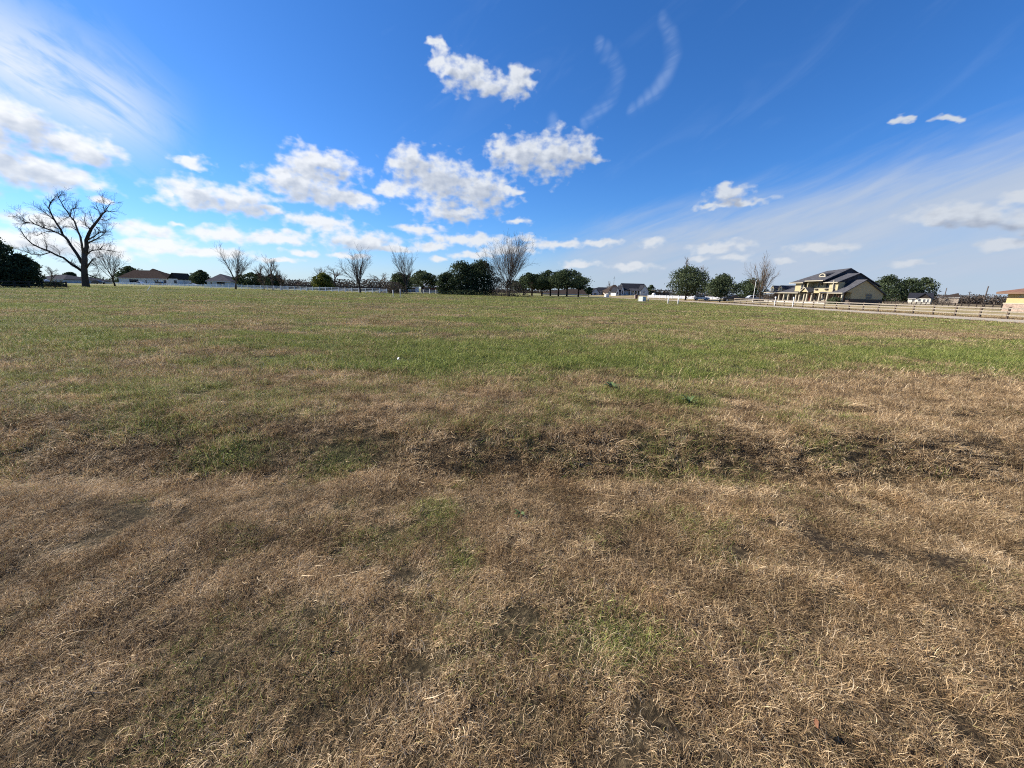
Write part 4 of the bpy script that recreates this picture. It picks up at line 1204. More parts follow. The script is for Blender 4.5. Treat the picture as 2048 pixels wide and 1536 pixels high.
root = empty('radio_mast', (x, 270, 0), 0, 'thin radio mast rising left of the white farmhouse', 'mast')
MB().tube([(0, 0, -0.3), (0, 0, h)], [0.11, 0.07], 6).build('pole', pm, root)
MB().box(-0.7, 0.7, -0.05, 0.05, h - 1.2, h - 1.1).box(-0.45, 0.45, -0.05, 0.05, h - 0.4, h - 0.3).build('antenna', pm, root)
# ------------------------------------------------------------------ houses
shingle_dark = mat('shingle_charcoal', (0.070, 0.070, 0.078), 0.85, 0.3, 1.6, 0.15, 0.0)
shingle_brown = mat('shingle_brown', (0.050, 0.039, 0.034), 0.9, 0.3, 1.6, 0.15, 0.0)
shingle_black = mat('shingle_black', (0.026, 0.027, 0.034), 0.85, 0.3, 1.6, 0.15, 0.0)
shingle_red = mat('shingle_redbrown', (0.17, 0.095, 0.07), 0.9, 0.25, 2.0, 0.15, 0.0)
white_brick = mat('white_brick', (0.66, 0.65, 0.63), 0.85, 0.1, 5.0)
white_paint = mat('white_paint', (0.56, 0.55, 0.53), 0.6, 0.06, 2.0)
grey_siding = mat('grey_siding', (0.42, 0.45, 0.47), 0.8, 0.08, 2.0)
red_brick = mat('red_brick', (0.22, 0.13, 0.10), 0.9, 0.3, 5.0)
tan_brick = mat('tan_brick', (0.36, 0.30, 0.24), 0.9, 0.2, 5.0)
glass = mat('window_glass', (0.03, 0.035, 0.045), 0.12, 0.2, 1.0, 0.0, 0.6)
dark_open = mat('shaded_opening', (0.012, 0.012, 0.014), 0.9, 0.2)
yellow = mat('yellow_siding', (0.37, 0.315, 0.185), 0.75, 0.07, 2.0)
cream = mat('cream_trim', (0.36, 0.325, 0.25), 0.65, 0.06)
stone = mat('ledge_stone', (0.075, 0.060, 0.050), 0.9, 0.4, 6.0, 0.3)

def gable(mb, x0, x1, y0, y1, ze, zr, axis, oh=0.4, t=0.14):
    """two roof slopes; ridge runs along axis"""
    if axis == 'x':
        ym = (y0 + y1) / 2; s = (zr - ze) / (ym - y0); zl = ze - oh * s
        mb.slab([(x0 - oh, y0 - oh, zl), (x1 + oh, y0 - oh, zl), (x1 + oh, ym, zr), (x0 - oh, ym, zr)], t)
        mb.slab([(x1 + oh, y1 + oh, zl), (x0 - oh, y1 + oh, zl), (x0 - oh, ym, zr), (x1 + oh, ym, zr)], t)
    else:
        xm = (x0 + x1) / 2; s = (zr - ze) / (xm - x0); zl = ze - oh * s
        mb.slab([(x0 - oh, y1 + oh, zl), (x0 - oh, y0 - oh, zl), (xm, y0 - oh, zr), (xm, y1 + oh, zr)], t)
        mb.slab([(x1 + oh, y0 - oh, zl), (x1 + oh, y1 + oh, zl), (xm, y1 + oh, zr), (xm, y0 - oh, zr)], t)
    return mb

def hip(mb, x0, x1, y0, y1, ze, zr, oh=0.45, r0=None, r1=None):
    ym = (y0 + y1) / 2
    r0 = x0 + (y1 - y0) / 2 * 0.85 if r0 is None else r0
    r1 = x1 - (y1 - y0) / 2 * 0.85 if r1 is None else r1
    r0, r1 = max(r0, x0 + 2.0), min(r1, x1 - 2.0)
    if r1 < r0:
        r0 = r1 = (r0 + r1) / 2
    b = len(mb.v)
    a = [(x0 - oh, y0 - oh, ze), (x1 + oh, y0 - oh, ze), (x1 + oh, y1 + oh, ze), (x0 - oh, y1 + oh, ze)]
    low = [(p[0], p[1], ze - 0.16) for p in a]
    mb.v += a + low + [(r0, ym, zr), (r1 + 0.01, ym, zr)]
    mb.f += [(b, b + 1, b + 9, b + 8), (b + 1, b + 2, b + 9), (b + 2, b + 3, b + 8, b + 9), (b + 3, b, b + 8), (b + 7, b + 6, b + 5, b + 4)]
    for i in range(4):
        j = (i + 1) % 4; mb.f.append((b + i, b + 4 + i, b + 4 + j, b + j))
    return mb

def opening(root, x0, x1, z0, z1, yf, frame_m, name='window', pane_m=None, face='y', mull=True, fw=0.09):
    """window or door set on the wall plane y = yf (facing -y) or x = yf (facing -x)"""
    def bb(mb, a0, a1, c0, c1, d0, d1):
        return mb.box(a0, a1, d0, d1, c0, c1) if face == 'y' else mb.box(d0, d1, a0, a1, c0, c1)
    f = MB()
    bb(f, x0 - fw, x1 + fw, z1, z1 + fw, yf - 0.07, yf + 0.02); bb(f, x0 - fw, x1 + fw, z0 - fw, z0, yf - 0.07, yf + 0.02)
    bb(f, x0 - fw, x0, z0, z1, yf - 0.07, yf + 0.02); bb(f, x1, x1 + fw, z0, z1, yf - 0.07, yf + 0.02)
    if mull:
        zm = (z0 + z1) / 2; bb(f, x0, x1, zm - 0.03, zm + 0.03, yf - 0.06, yf + 0.02)
    o = f.build(name, frame_m, root)
    p = MB(); bb(p, x0, x1, z0, z1, yf - 0.035, yf + 0.01)
    p.build('pane' if name == 'window' else 'leaf', pane_m or glass, o)
    return o

def far_house(u0, u1, Y, depth, v_eave, v_ridge, kind, wall_m, roof_m, label, openings=(), pad=0.0, name='house', ru=None, wings=(), trim=None):
    """house whose front stands Y metres ahead between picture columns u0 and u1"""
    x0, x1 = xat(u0, Y), xat(u1, Y); cx = (x0 + x1) / 2
    root = empty(name, (cx, Y, pad), 0, label, 'house')
    um = (u0 + u1) / 2
    ze = at(um, v_eave, Y)[1] - pad; zr = at(um, v_ridge, Y + depth / 2)[1] - pad
    X0, X1 = x0 - cx, x1 - cx
    wall = MB().box(X0, X1, 0, depth, -0.6, ze - 0.02)
    rf = MB()
    if kind == 'hip':
        r = (xat(ru[0], Y + depth / 2) - cx, xat(ru[1], Y + depth / 2) - cx) if ru else (None, None)
        hip(rf, X0, X1, 0, depth, ze, zr, 0.5, *r)
    else:
        gable(rf, X0, X1, 0, depth, ze, zr, kind)
        if kind == 'x':
            wall.prism([(0, ze - 0.02), (depth, ze - 0.02), (depth / 2, zr - 0.2)], X0 + 0.02, X1 - 0.02, 'x')
        else:
            wall.prism([(X0, ze - 0.02), (X1, ze - 0.02), ((X0 + X1) / 2, zr - 0.2)], 0.02, depth - 0.02, 'y')
    wall.build('wall', wall_m, root); rf.build('roof', roof_m, root)
    MB().box(X0 - 0.3, X1 + 0.3, -0.52, -0.44, ze - 0.22, ze - 0.02).build('fascia', trim or white_paint, root)
    for (a, b, v0, v1, nm, pm) in openings:
        opening(root, xat(a, Y) - cx, xat(b, Y) - cx, at(a, v1, Y)[1] - pad, at(a, v0, Y)[1] - pad, 0.0, trim or white_paint, nm, pm)
    for (a, b, fwd, ve, vp, wm, gm, ops) in wings:                     # front gabled wings
        yf = Y - fwd; wx0, wx1 = xat(a, yf) - cx, xat(b, yf) - cx
        e = at((a + b) / 2, ve, yf)[1] - pad; p = at((a + b) / 2, vp, yf)[1] - pad
        MB().box(wx0, wx1, -fwd, 0.5, -0.6, e - 0.02).build('wing_wall', wm, root)
        MB().prism([(wx0 - 0.02, e - 0.02), (wx1 + 0.02, e - 0.02), ((wx0 + wx1) / 2, p - 0.15)], -fwd + 0.01, -fwd + 0.5, 'y').build('gable', gm, root)
        gable(MB(), wx0, wx1, -fwd, depth * 0.5, e, p, 'y', 0.35).build('wing_roof', roof_m, root)
        for (c, d, v0, v1) in ops:
            opening(root, xat(c, yf) - cx, xat(d, yf) - cx, at(c, v1, yf)[1] - pad, at(c, v0, yf)[1] - pad, -fwd, trim or white_paint, 'window')
    return root

# long white-walled house, left
long_house = far_house(238, 338, 215, 15, 556.5, 540.5, 'hip', white_brick, shingle_brown, 'long white-walled house with big brown roof right of the huge tree', ru=(268, 318),
          openings=[(259, 277, 558.6, 564.0, 'garage_door', dark_open), (291.5, 293.5, 560, 565.5, 'window', None), (309.5, 311.5, 559.5, 565.5, 'window', None), (314, 316.5, 559.5, 565, 'window', None), (328, 333, 560.5, 566, 'window', None)],
          wings=[(337, 357, 2.5, 557.3, 545.5, white_brick, dark_open, [(348.5, 354, 560.5, 566.5)])])
raised = far_house(286, 326, 219, 10, 553.5, 537.3, 'hip', white_brick, shingle_brown, 'raised middle of the long house', ru=(296, 312), name='house')
for c_ in list(raised.children):                    # the raised middle belongs to the long house
    c_.parent = long_house; c_.location = raised.location - long_house.location
    c_.name = 'raised_' + c_.name.split('.')[0]
bpy.data.objects.remove(raised, do_unlink=True)
far_house(358, 402, 235, 14, 557.5, 550.6, 'hip', red_brick, shingle_brown, 'brown-roofed brick house just right of the long white-walled house', openings=[(366, 369, 560, 565, 'window', None), (374, 377, 560, 565, 'window', None)])
far_house(414, 462, 185, 14, 562.5, 547.5, 'hip', grey_siding, shingle_dark, 'grey house with tall hip roof behind the four-rail white fence', ru=(428, 442), openings=[(421, 424, 564, 568, 'window', None), (434, 450, 564, 570, 'garage_door', dark_open)])
far_house(62, 128, 180, 14, 557.5, 548.5, 'hip', grey_siding, shingle_dark, 'grey low house with white window trims behind the dark evergreens',
          openings=[(70, 73, 559.5, 563.5, 'window', None), (80, 83, 559.5, 563.5, 'window', None), (103, 106, 559.5, 563.5, 'window', None), (110, 113, 559.5, 563.5, 'window', None), (119, 124, 559, 563.5, 'window', None)])
far_house(124, 168, 200, 14, 560.5, 552.5, 'hip', grey_siding, shingle_dark, 'dark-roofed grey house behind the huge bare trunk', openings=[(152, 155, 562, 566, 'window', None)])
far_house(1085, 1176, 215, 14, 588.0, 577.5, 'hip', tan_brick, shingle_brown, 'low tan brick house seen behind the row of oaks', openings=[(1100, 1103, 589, 592, 'window', None), (1148, 1151, 589, 593, 'window', None), (1157, 1160, 589, 593, 'window', None)], ru=(1135, 1165))
far_house(1183, 1224, 250, 14, 583.0, 574.5, 'hip', grey_siding, shingle_black, 'house with blue black roof and white gable left of the brown-roofed one', pad=0.4, ru=(1196, 1214),
          wings=[(1184, 1198, 3, 583.5, 576.0, white_paint, grey_siding, [(1188, 1193, 586, 589)])], openings=[(1203, 1206, 585, 588.5, 'window', None), (1212, 1215, 585, 588.5, 'window', None)])
far_house(1216, 1243, 236, 15, 582.5, 569.5, 'hip', tan_brick, shingle_brown, 'tall brown-roofed house between blue-roofed house and white farmhouse', pad=0.5, ru=(1226, 1238),
          wings=[(1216, 1222.5, 4, 584.5, 579.0, white_paint, white_paint, [(1218.5, 1220.5, 584.5, 588)])])
# white farmhouse
def farmhouse():
    Y, pad = 212.0, 0.62
    X = lambda u, yy=Y: xat(u, yy) - cx
    cx = xat(1268, Y)
    root = empty('farmhouse', (cx, Y, pad), 0, 'white farmhouse with black roof and tall lit gables across the road', 'house')
    Z = lambda u, v, yy=Y: at(u, v, yy)[1] - pad
    ze, zr = Z(1265, 580.2), Z(1270, 567.0, Y + 5.5)
    x0, x1 = X(1247), X(1292)
    MB().box(x0, x1, 0, 11, -0.6, ze - 0.02).prism([(0, ze - 0.02), (11, ze - 0.02), (5.5, zr - 0.2)], x0 + 0.02, x1 - 0.02, 'x').build('wall', white_paint, root)
    gable(MB(), x0, x1, 0, 11, ze, zr, 'x', 0.35).build('roof', shingle_black, root)
    # big right gable turned to the camera
    gx0, gx1 = X(1275.5), X(1291.5)
    zg, zp = Z(1280, 581), Z(1283, 570.0)
    MB().box(gx0, gx1, -4, 0.3, -0.6, zg - 0.02).prism([(gx0, zg - 0.02), (gx1, zg - 0.02), ((gx0 + gx1) / 2, zp - 0.15)], -4 + 0.02, 0.3).build('gable_wall', grey_siding, root)  # grey for a white wall: its shade is put into the colour
    gable(MB(), gx0, gx1, -4, 5.4, zg, zp, 'y', 0.3).build('gable_roof', shingle_black, root)
    opening(root, X(1286.5, 208), X(1289, 208), Z(1286, 585.5, 208), Z(1286, 583, 208), -4.0, white_paint)
    # lit narrow gables at the left
    for (a, b, ve, vp, f) in ((1231.5, 1238.5, 583.0, 574.5, 4.5), (1241.5, 1247.5, 580.0, 570.5, 3.0)):
        yf = Y - f; a0, b0 = X(a, yf), X(b, yf); e, p = Z(a, ve, yf), Z(a, vp, yf)
        MB().box(a0, b0, -f, 6, -0.6, e).prism([(a0, e), (b0, e), ((a0 + b0) / 2, p)], -f, 6).build('gable_wall', white_paint, root)
        gable(MB(), a0, b0, -f + 0.1, 6, e, p + 0.1, 'y', 0.25, 0.1).build('gable_roof', shingle_black, root)
        w = (b0 - a0) * 0.16; m_ = (a0 + b0) / 2
        opening(root, m_ - w, m_ + w, 0.5, e - 0.3, -f, white_paint)
    opening(root, X(1258, 208.5) + 0.5, X(1264, 208.5), 0.3, 2.2, 0.0, white_paint)
    MB().box(X(1250), X(1256.5), -0.06, 0.0, 0.05, ze - 0.3).build('siding_panel', grey_siding, root)
    # entry porch
    gable(MB(), X(1257), X(1275), -3.0, 0, Z(1265, 581), Z(1265, 577), 'x', 0.2, 0.12).build('porch_roof', shingle_dark, root)
    for u in (1258, 1265, 1271):
        MB().box(X(u) - 0.14, X(u) + 0.14, -2.9, -2.6, -0.4, Z(1265, 581.2)).build('column', white_paint, root)
    opening(root, X(1268.5), X(1272), 0.4, 2.2, 0.0, white_paint)
farmhouse()
# carport right of the farmhouse
Y = 205; cx = xat(1328, Y)
root = empty('carport', (cx, Y, 0.3), 0, 'dark flat-roofed open carport right of the white farmhouse', 'shelter')
x0, x1 = xat(1309, Y) - cx, xat(1347, Y) - cx; zt = at(1328, 580.5, Y)[1] - 0.3
MB().box(x0, x1, 0, 6, zt - 0.3, zt).build('roof', dark_wood, root)
for k in range(5):
    for yy in (0.1, 5.7):
        MB().box(x0 + 0.1 + (x1 - x0 - 0.4) * k / 4, x0 + 0.3 + (x1 - x0 - 0.4) * k / 4, yy, yy + 0.2, -0.5, zt - 0.3).build('post', dark_wood, root)
MB().box(x0 + 0.5, x1 - 0.5, 6.0, 6.1, -0.3, zt - 1.0).build('back_wall', mat('barn_board', (0.17, 0.15, 0.15), 0.9, 0.2), root)
x = xat(1307.5, 190)
root = empty('round_tank', (x, 190, 0.35), 0, 'round white tank near the dark carport', 'tank')
mb = MB()
for i in range(9):
    a_ = math.pi * i / 8 - math.pi / 2
    mb.v += [(0.95 * math.cos(a_) * math.cos(q * 0.524), 0.95 * math.cos(a_) * math.sin(q * 0.524), 0.95 + 0.95 * math.sin(a_)) for q in range(12)]
for i in range(8):
    for q in range(12):
        mb.f.append((i * 12 + q, i * 12 + (q + 1) % 12, (i + 1) * 12 + (q + 1) % 12, (i + 1) * 12 + q))
mb.build('shell', white_paint, root, smooth=True)
MB().box(-0.5, 0.5, -0.4, 0.4, -0.5, 0.25).build('foot', dark_wood, root)
# metal-roofed barn behind the oak
far_house(842, 884, 160, 14, 573.5, 566.0, 'x', mat('barn_red', (0.095, 0.045, 0.038), 0.9, 0.2, 2.0), mat('metal_roof', (0.52, 0.54, 0.57), 0.35, 0.06, 2.0, 0.0, 0.5), 'dark red barn with pale metal roof behind the oak', name='barn',
          openings=[(850, 858, 576, 580, 'window', dark_open)], trim=mat('metal_trim', (0.55, 0.57, 0.6), 0.4, 0.05))
far_house(816, 828, 172, 9, 572, 568.5, 'x', white_paint, MATS['metal_roof'], 'small pale shed glimpsed left of the metal-roofed barn', name='shed')
# white cabin, brown-roofed house, tan building on the right
cabin = far_house(1815, 1863, 205, 12, 596.8, 585.8, 'x', mat('cabin_wall', (0.68, 0.63, 0.52), 0.8, 0.1), shingle_black, 'white cabin with black roof and open gabled porch at right', pad=0.5, name='cabin',
          openings=[(1824, 1829, 599, 603, 'window', None), (1838, 1842, 598.5, 605, 'door', dark_open)],
          wings=[(1848, 1877, 4.0, 597.2, 587.0, MATS['cabin_wall'], dark_wood, [(1852, 1857, 598.5, 603), (1862, 1866, 599, 604), (1870, 1873, 599, 604)])])
brown_house = far_house(1877, 1916, 235, 16, 594.0, 585.8, 'hip', tan_brick, shingle_brown, 'house with steep brown hip roof right of the white cabin', ru=(1886, 1905), pad=0.3, openings=[(1890, 1894, 598, 602, 'window', None)])
for h_ in (cabin, brown_house):                    # both look towards the field
    a_ = math.atan2(h_.location.x, h_.location.y)
    h_.rotation_euler = (0, 0, -a_); h_.scale = (math.cos(a_), 1, 1)
def tan_building():
    X, Yf = 75.0, None
    d = ray(2011, 606); Yf = d[1] * X / d[0]; pad = 0.62            # far left corner; the lit long side faces the road
    root = empty('tan_building', (X, Yf, pad), 0, 'tan building with red brown roof and stone base at right edge', 'building')
    ze = at(2011, 584.5, Yf)[1] - pad
    MB().box(0, 11, -14, 0, 1.02, ze).build('wall', mat('tan_stucco', (0.42, 0.31, 0.155), 0.85, 0.06, 2.0), root)
    MB().box(-0.12, 11.1, -14.1, 0.12, -0.8, 0.86).build('stone_base', mat('pink_stone', (0.30, 0.225, 0.18), 0.9, 0.35, 5.0, 0.3), root)
    MB().box(-0.17, 11.15, -14.15, 0.17, 0.86, 1.02).build('ledge', cream, root)
    hip(MB(), 0, 11, -14, 0, ze + 0.05, ze + 2.3, 0.85).build('roof', shingle_red, root)
    MB().box(-0.90, -0.86, -14.8, 0.8, ze - 0.25, ze + 0.03).build('fascia', mat('brown_fascia', (0.15, 0.09, 0.06), 0.7, 0.1), root)
    yv = -1.9
    opening(root, yv - 0.35, yv + 0.35, 1.9, 2.25, 0.0, cream, 'window', mat('vent_slat', (0.45, 0.40, 0.28), 0.8, 0.1), face='x', mull=False)
tan_building()

# ------------------------------------------------------------------ the yellow two-storey house
def yellow_house():
    OX, OY, PZ = 77.0, 98.0, 0.42
    root = empty('yellow_house', (OX, OY, PZ), 0, 'large yellow two-storey house with charcoal roof, porch columns and dormers', 'house')
    def b(mb, x0, x1, y0, y1, z0, z1):
        return mb.box(x0 - OX, x1 - OX, y0 - OY, y1 - OY, z0 - PZ, z1 - PZ)
    def S(pts):
        return [(p[0] - OX, p[1] - OY, p[2] - PZ) for p in pts]
    bd = lambda nm, m, *bx: [b(mb_, *q) for mb_ in [MB()] for q in bx] and None
    def part(nm, m, boxes=(), slabs=(), polys=(), bevel=0.0, parent=root):
        mb = MB()
        for q in boxes: b(mb, *q)
        for (p, t_) in slabs: mb.slab(S(p), t_)
        for p in polys: mb.poly(S(p))
        return mb.build(nm, m, parent, bevel=bevel)
    X0 = 73.0
    def yu(u, X=X0, v=600):
        d = ray(u, v); return d[1] * X / d[0]
    # floors and walls
    part('porch_floor', MATS['pad_concrete'], [(72.8, 75.2, 88.2, 115.2, -0.2, 0.62)])
    part('lower_wall', mat('porch_brick', (0.105, 0.070, 0.052), 0.9, 0.3, 5.0), [(75.2, 84.0, 91.5, 114.8, 0.1, 3.0)])
    part('gable_wall', yellow, [(74.75, 81.75, 88.1, 91.45, 1.66, 3.0)], polys=[[(74.75, 88.09, 2.99), (81.75, 88.09, 2.99), (77.2, 88.09, 5.78)], [(73.2, 88.085, 3.12), (74.75, 88.085, 3.0), (77.2, 88.085, 5.76)]])
    part('stone_skirt', stone, [(74.65, 81.85, 88.0, 91.4, -0.2, 1.64)])
    part('porch_side', MATS['porch_brick'], [(73.35, 74.7, 89.6, 89.8, 0.62, 3.0)])
    part('upper_wall', yellow, [(74.7, 83.2, 91.4, 99.5, 3.0, 5.5), (73.9, 83.2, 99.6, 104.2, 3.0, 5.5)])
    part('bay_wall', yellow, [(73.45, 74.8, 90.6, 93.1, 3.0, 5.35)])
    part('bay_wall', yellow, [(73.25, 74.2, 102.0, 104.0, 3.0, 5.35)])
    # roofs
    part('near_roof', shingle_dark, slabs=[([(72.7, 94.8, 2.98), (72.7, 87.7, 2.98), (77.2, 87.7, 5.92), (77.2, 94.8, 5.92)], 0.16), ([(82.3, 87.7, 2.72), (82.3, 94.8, 2.72), (77.2, 94.8, 5.92), (77.2, 87.7, 5.92)], 0.16)])
    part('middle_roof', shingle_dark, slabs=[([(73.0, 96.0, 5.36), (73.0, 90.2, 5.36), (78.2, 90.9, 7.45), (78.2, 96.0, 7.45)], 0.16), ([(83.6, 90.9, 4.6), (83.6, 96.0, 4.6), (78.2, 96.0, 7.45), (78.2, 90.9, 7.45)], 0.16)],
         polys=[[(73.6, 91.2, 5.3), (82.8, 91.2, 4.9), (78.2, 91.2, 7.3)]])
    part('main_roof', shingle_dark, slabs=[([(72.5, 105.4, 5.42), (72.5, 93.6, 5.85), (79.2, 95.0, 8.75), (79.2, 102.0, 8.45)], 0.18), ([(86.0, 94.0, 4.9), (86.0, 105.0, 4.9), (79.2, 102.0, 8.45), (79.2, 95.0, 8.75)], 0.18), ([(86.0, 105.0, 4.9), (72.5, 105.4, 5.42), (79.2, 102.0, 8.45)], 0.18)],
         polys=[[(73.2, 95.0, 5.9), (85.2, 95.0, 5.1), (79.2, 95.0, 8.6)]])
    part('wing_roof', shingle_dark, slabs=[([(72.6, 115.6, 2.95), (72.6, 101.6, 2.98), (77.6, 101.6, 4.98), (77.6, 113.0, 4.95)], 0.16), ([(83.0, 101.6, 2.9), (83.0, 115.6, 2.9), (77.6, 113.0, 4.95), (77.6, 101.6, 4.98)], 0.16), ([(83.0, 115.6, 2.9), (72.6, 115.6, 2.95), (77.6, 113.0, 4.95)], 0.16)])
    part('center_roof', shingle_dark, slabs=[([(72.9, 101.5, 3.1), (72.9, 97.8, 3.1), (74.7, 97.8, 3.9), (74.7, 101.5, 3.9)], 0.12)])
    # white eaves
    for (y0, y1, z, x) in ((88.0, 92.4, 2.96, 72.66), (101.6, 115.5, 2.93, 72.56), (90.3, 94.4, 5.34, 72.95), (94.0, 99.9, 5.80, 72.45), (100.4, 105.2, 5.42, 72.48)):
        part('eave_trim', cream, [(x - 0.06, x, y0, y1, z - 0.2, z)])
    part('eave_trim', cream, [(72.45, 72.7, 105.2, 105.5, 5.2, 5.42)])
    # eyebrow window in the roof
    yc = yu(1648, 74.9, 552); zc = 6.78
    mb = MB(); mi = MB(); gl = MB()
    N_ = 10
    ring = [(1.05 * math.cos(math.pi * k / N_), 0.72 * math.sin(math.pi * k / N_)) for k in range(N_ + 1)]
    inn = [(0.70 * math.cos(math.pi * k / N_), 0.12 + 0.40 * math.sin(math.pi * k / N_)) for k in range(N_ + 1)]
    for k in range(N_):
        mb.slab(S([(74.55, yc + ring[k][0], zc + ring[k][1]), (74.55, yc + ring[k + 1][0], zc + ring[k + 1][1]), (74.55, yc + inn[k + 1][0], zc + inn[k + 1][1]), (74.55, yc + inn[k][0], zc + inn[k][1])]), 0.12)
        mi.slab(S([(74.56, yc + ring[k][0], zc + ring[k][1] + 0.03), (77.2, yc + ring[k][0] * 0.6, zc + ring[k][1] * 0.3 + 0.75), (77.2, yc + ring[k + 1][0] * 0.6, zc + ring[k + 1][1] * 0.3 + 0.75), (74.56, yc + ring[k + 1][0], zc + ring[k + 1][1] + 0.03)]), 0.08)
    ob = mb.build('eyebrow_dormer', cream, root)
    mb2 = MB(); b(mb2, 74.5, 74.62, yc - 1.05, yc + 1.05, zc - 0.12, zc + 0.12); mb2.build('sill', cream, ob)
    mi.build('dormer_roof', shingle_dark, ob)
    gl.poly(S([(74.6, yc + q[0], zc + q[1]) for q in inn])).build('pane', glass, ob)
    # balcony
    yb0, yb1 = yu(1661), yu(1625)
    bal = part('balcony', yellow, [(72.95, 73.1, yb0, yb1, 2.86, 3.92), (73.1, 74.7, yb0, yb1, 2.86, 3.0)])
    part('handrail', cream, [(72.9, 73.15, yb0, yb1, 3.92, 4.0)], parent=bal)
    for k in range(5):
        yy = yb0 + (yb1 - yb0) * k / 4
        part('balcony_post', cream, [(72.94, 73.12, yy - 0.07, yy + 0.07, 3.0, 3.98)], parent=bal)
    for u in (1630, 1650):
        part('flower_box', dark_wood, [(72.7, 72.94, yu(u) - 0.45, yu(u) + 0.45, 3.55, 3.85)], parent=bal)
    part('balcony_post', cream, [(73.0, 73.2, yb0 + 0.1, yb0 + 0.3, 4.0, 5.7)], parent=bal)
    part('recess_wall', mat('recess_shaded_yellow', (0.30, 0.27, 0.17), 0.85, 0.1), [(73.0, 74.7, 99.3, 99.55, 3.0, 5.75)])  # yellow siding darkened to olive: the recess shade is put into the colour
    # star on the balcony wall
    ys = yu(1638, 74.66); st = MB()
    pts = []
    for k in range(10):
        r_ = 0.42 if k % 2 == 0 else 0.18
        pts.append((74.64, ys + r_ * math.sin(k * math.pi / 5), 5.0 + r_ * math.cos(k * math.pi / 5)))
    for k in range(10):
        st.poly(S([pts[k], pts[(k + 1) % 10], (74.58, ys, 5.0)]))
    st.build('wall_star', mat('dark_metal', (0.06, 0.04, 0.03), 0.5, 0.1), root)
    # windows facing the road
    def win(u0, u1, z0, z1, X, nm='window'):
        y0, y1 = sorted((yu(u0, X), yu(u1, X)))
        opening(root, y0 - OY, y1 - OY, z0 - PZ, z1 - PZ, X - OX, cream, nm, glass, face='x', fw=0.13)
    win(1646.5, 1650.5, 3.75, 5.2, 74.7)
    win(1631, 1633.5, 4.1, 5.2, 74.7)
    win(1659.5, 1664.5, 3.75, 5.0, 73.45)
    win(1597.5, 1602, 3.5, 5.0, 73.25)
    for u in (1570, 1586, 1604, 1630, 1645, 1668):
        win(u - 2.4, u + 2.4, 1.2, 2.7, 75.2)
    y0 = yu(1617, 75.2); opening(root, y0 - 0.55 - OY, y0 + 0.55 - OY, 0.65 - PZ, 2.75 - PZ, 75.2 - OX, cream, 'door', mat('red_door', (0.13, 0.045, 0.03), 0.5, 0.1), face='x', mull=False)
    # window in the gable end
    opening(root, 78.0 - OX, 79.3 - OX, 1.75 - PZ, 2.75 - PZ, 88.1 - OY, yellow, 'window', glass, face='y')
    # porch columns
    for u in (1557, 1566.5, 1575.5, 1591, 1597.5, 1607, 1612.5, 1622, 1637.5, 1653.5):
        yy = yu(u, 73.15)
        part('column', cream, [(73.0, 73.32, yy - 0.16, yy + 0.16, 0.6, 2.84), (72.93, 73.39, yy - 0.22, yy + 0.22, 0.6, 0.95)], bevel=0.02)
    part('column', cream, [(73.0, 73.32, 88.35, 88.67, 0.6, 2.84), (72.93, 73.39, 88.28, 88.74, 0.6, 0.95)], bevel=0.02)
    # entry gable
    yp = yu(1606.5, 72.4); 
    gb = part('entry_gable', yellow, polys=[[(72.35, yp - 1.25, 3.1), (72.35, yp + 1.25, 3.1), (72.35, yp, 4.05)]])
    part('gable_roof', shingle_dark, slabs=[([(72.1, yp - 1.5, 3.0), (75.0, yp - 1.5, 3.0), (75.0, yp, 4.2), (72.1, yp, 4.2)], 0.12), ([(75.0, yp + 1.5, 3.0), (72.1, yp + 1.5, 3.0), (72.1, yp, 4.2), (75.0, yp, 4.2)], 0.12)], parent=gb)
    part('gable_trim', cream, slabs=[([(72.05, yp - 1.55, 2.92), (72.05, yp - 1.55, 3.12), (72.05, yp, 4.3), (72.05, yp, 4.1)], 0.1), ([(72.05, yp + 1.55, 2.92), (72.05, yp, 4.1), (72.05, yp, 4.3), (72.05, yp + 1.55, 3.12)], 0.1)], parent=gb)
    # two dormers on the wing
    for u in (1547.5, 1563.5):
        yy = yu(u, 73.8, 578)
        dm = part('dormer', yellow, [(73.5, 76.0, yy - 0.6, yy + 0.6, 3.25, 4.15)], polys=[[(73.5, yy - 0.6, 4.15), (73.5, yy + 0.6, 4.15), (73.5, yy, 4.75)]])
        part('dormer_roof', shingle_dark, slabs=[([(73.35, yy - 0.78, 4.0), (77.0, yy - 0.78, 4.0), (77.0, yy, 4.85), (73.35, yy, 4.85)], 0.1), ([(77.0, yy + 0.78, 4.0), (73.35, yy + 0.78, 4.0), (73.35, yy, 4.85), (77.0, yy, 4.85)], 0.1)], parent=dm)
        part('trim', cream, slabs=[([(73.33, yy - 0.8, 3.95), (73.33, yy - 0.8, 4.12), (73.33, yy, 4.92), (73.33, yy, 4.74)], 0.08), ([(73.33, yy + 0.8, 3.95), (73.33, yy, 4.74), (73.33, yy, 4.92), (73.33, yy + 0.8, 4.12)], 0.08)], boxes=[(73.4, 73.5, yy - 0.62, yy - 0.42, 3.25, 4.1), (73.4, 73.5, yy + 0.42, yy + 0.62, 3.25, 4.1)], parent=dm)
        part('pane', glass, [(73.46, 73.505, yy - 0.36, yy + 0.36, 3.4, 4.15)], parent=dm)
yellow_house()

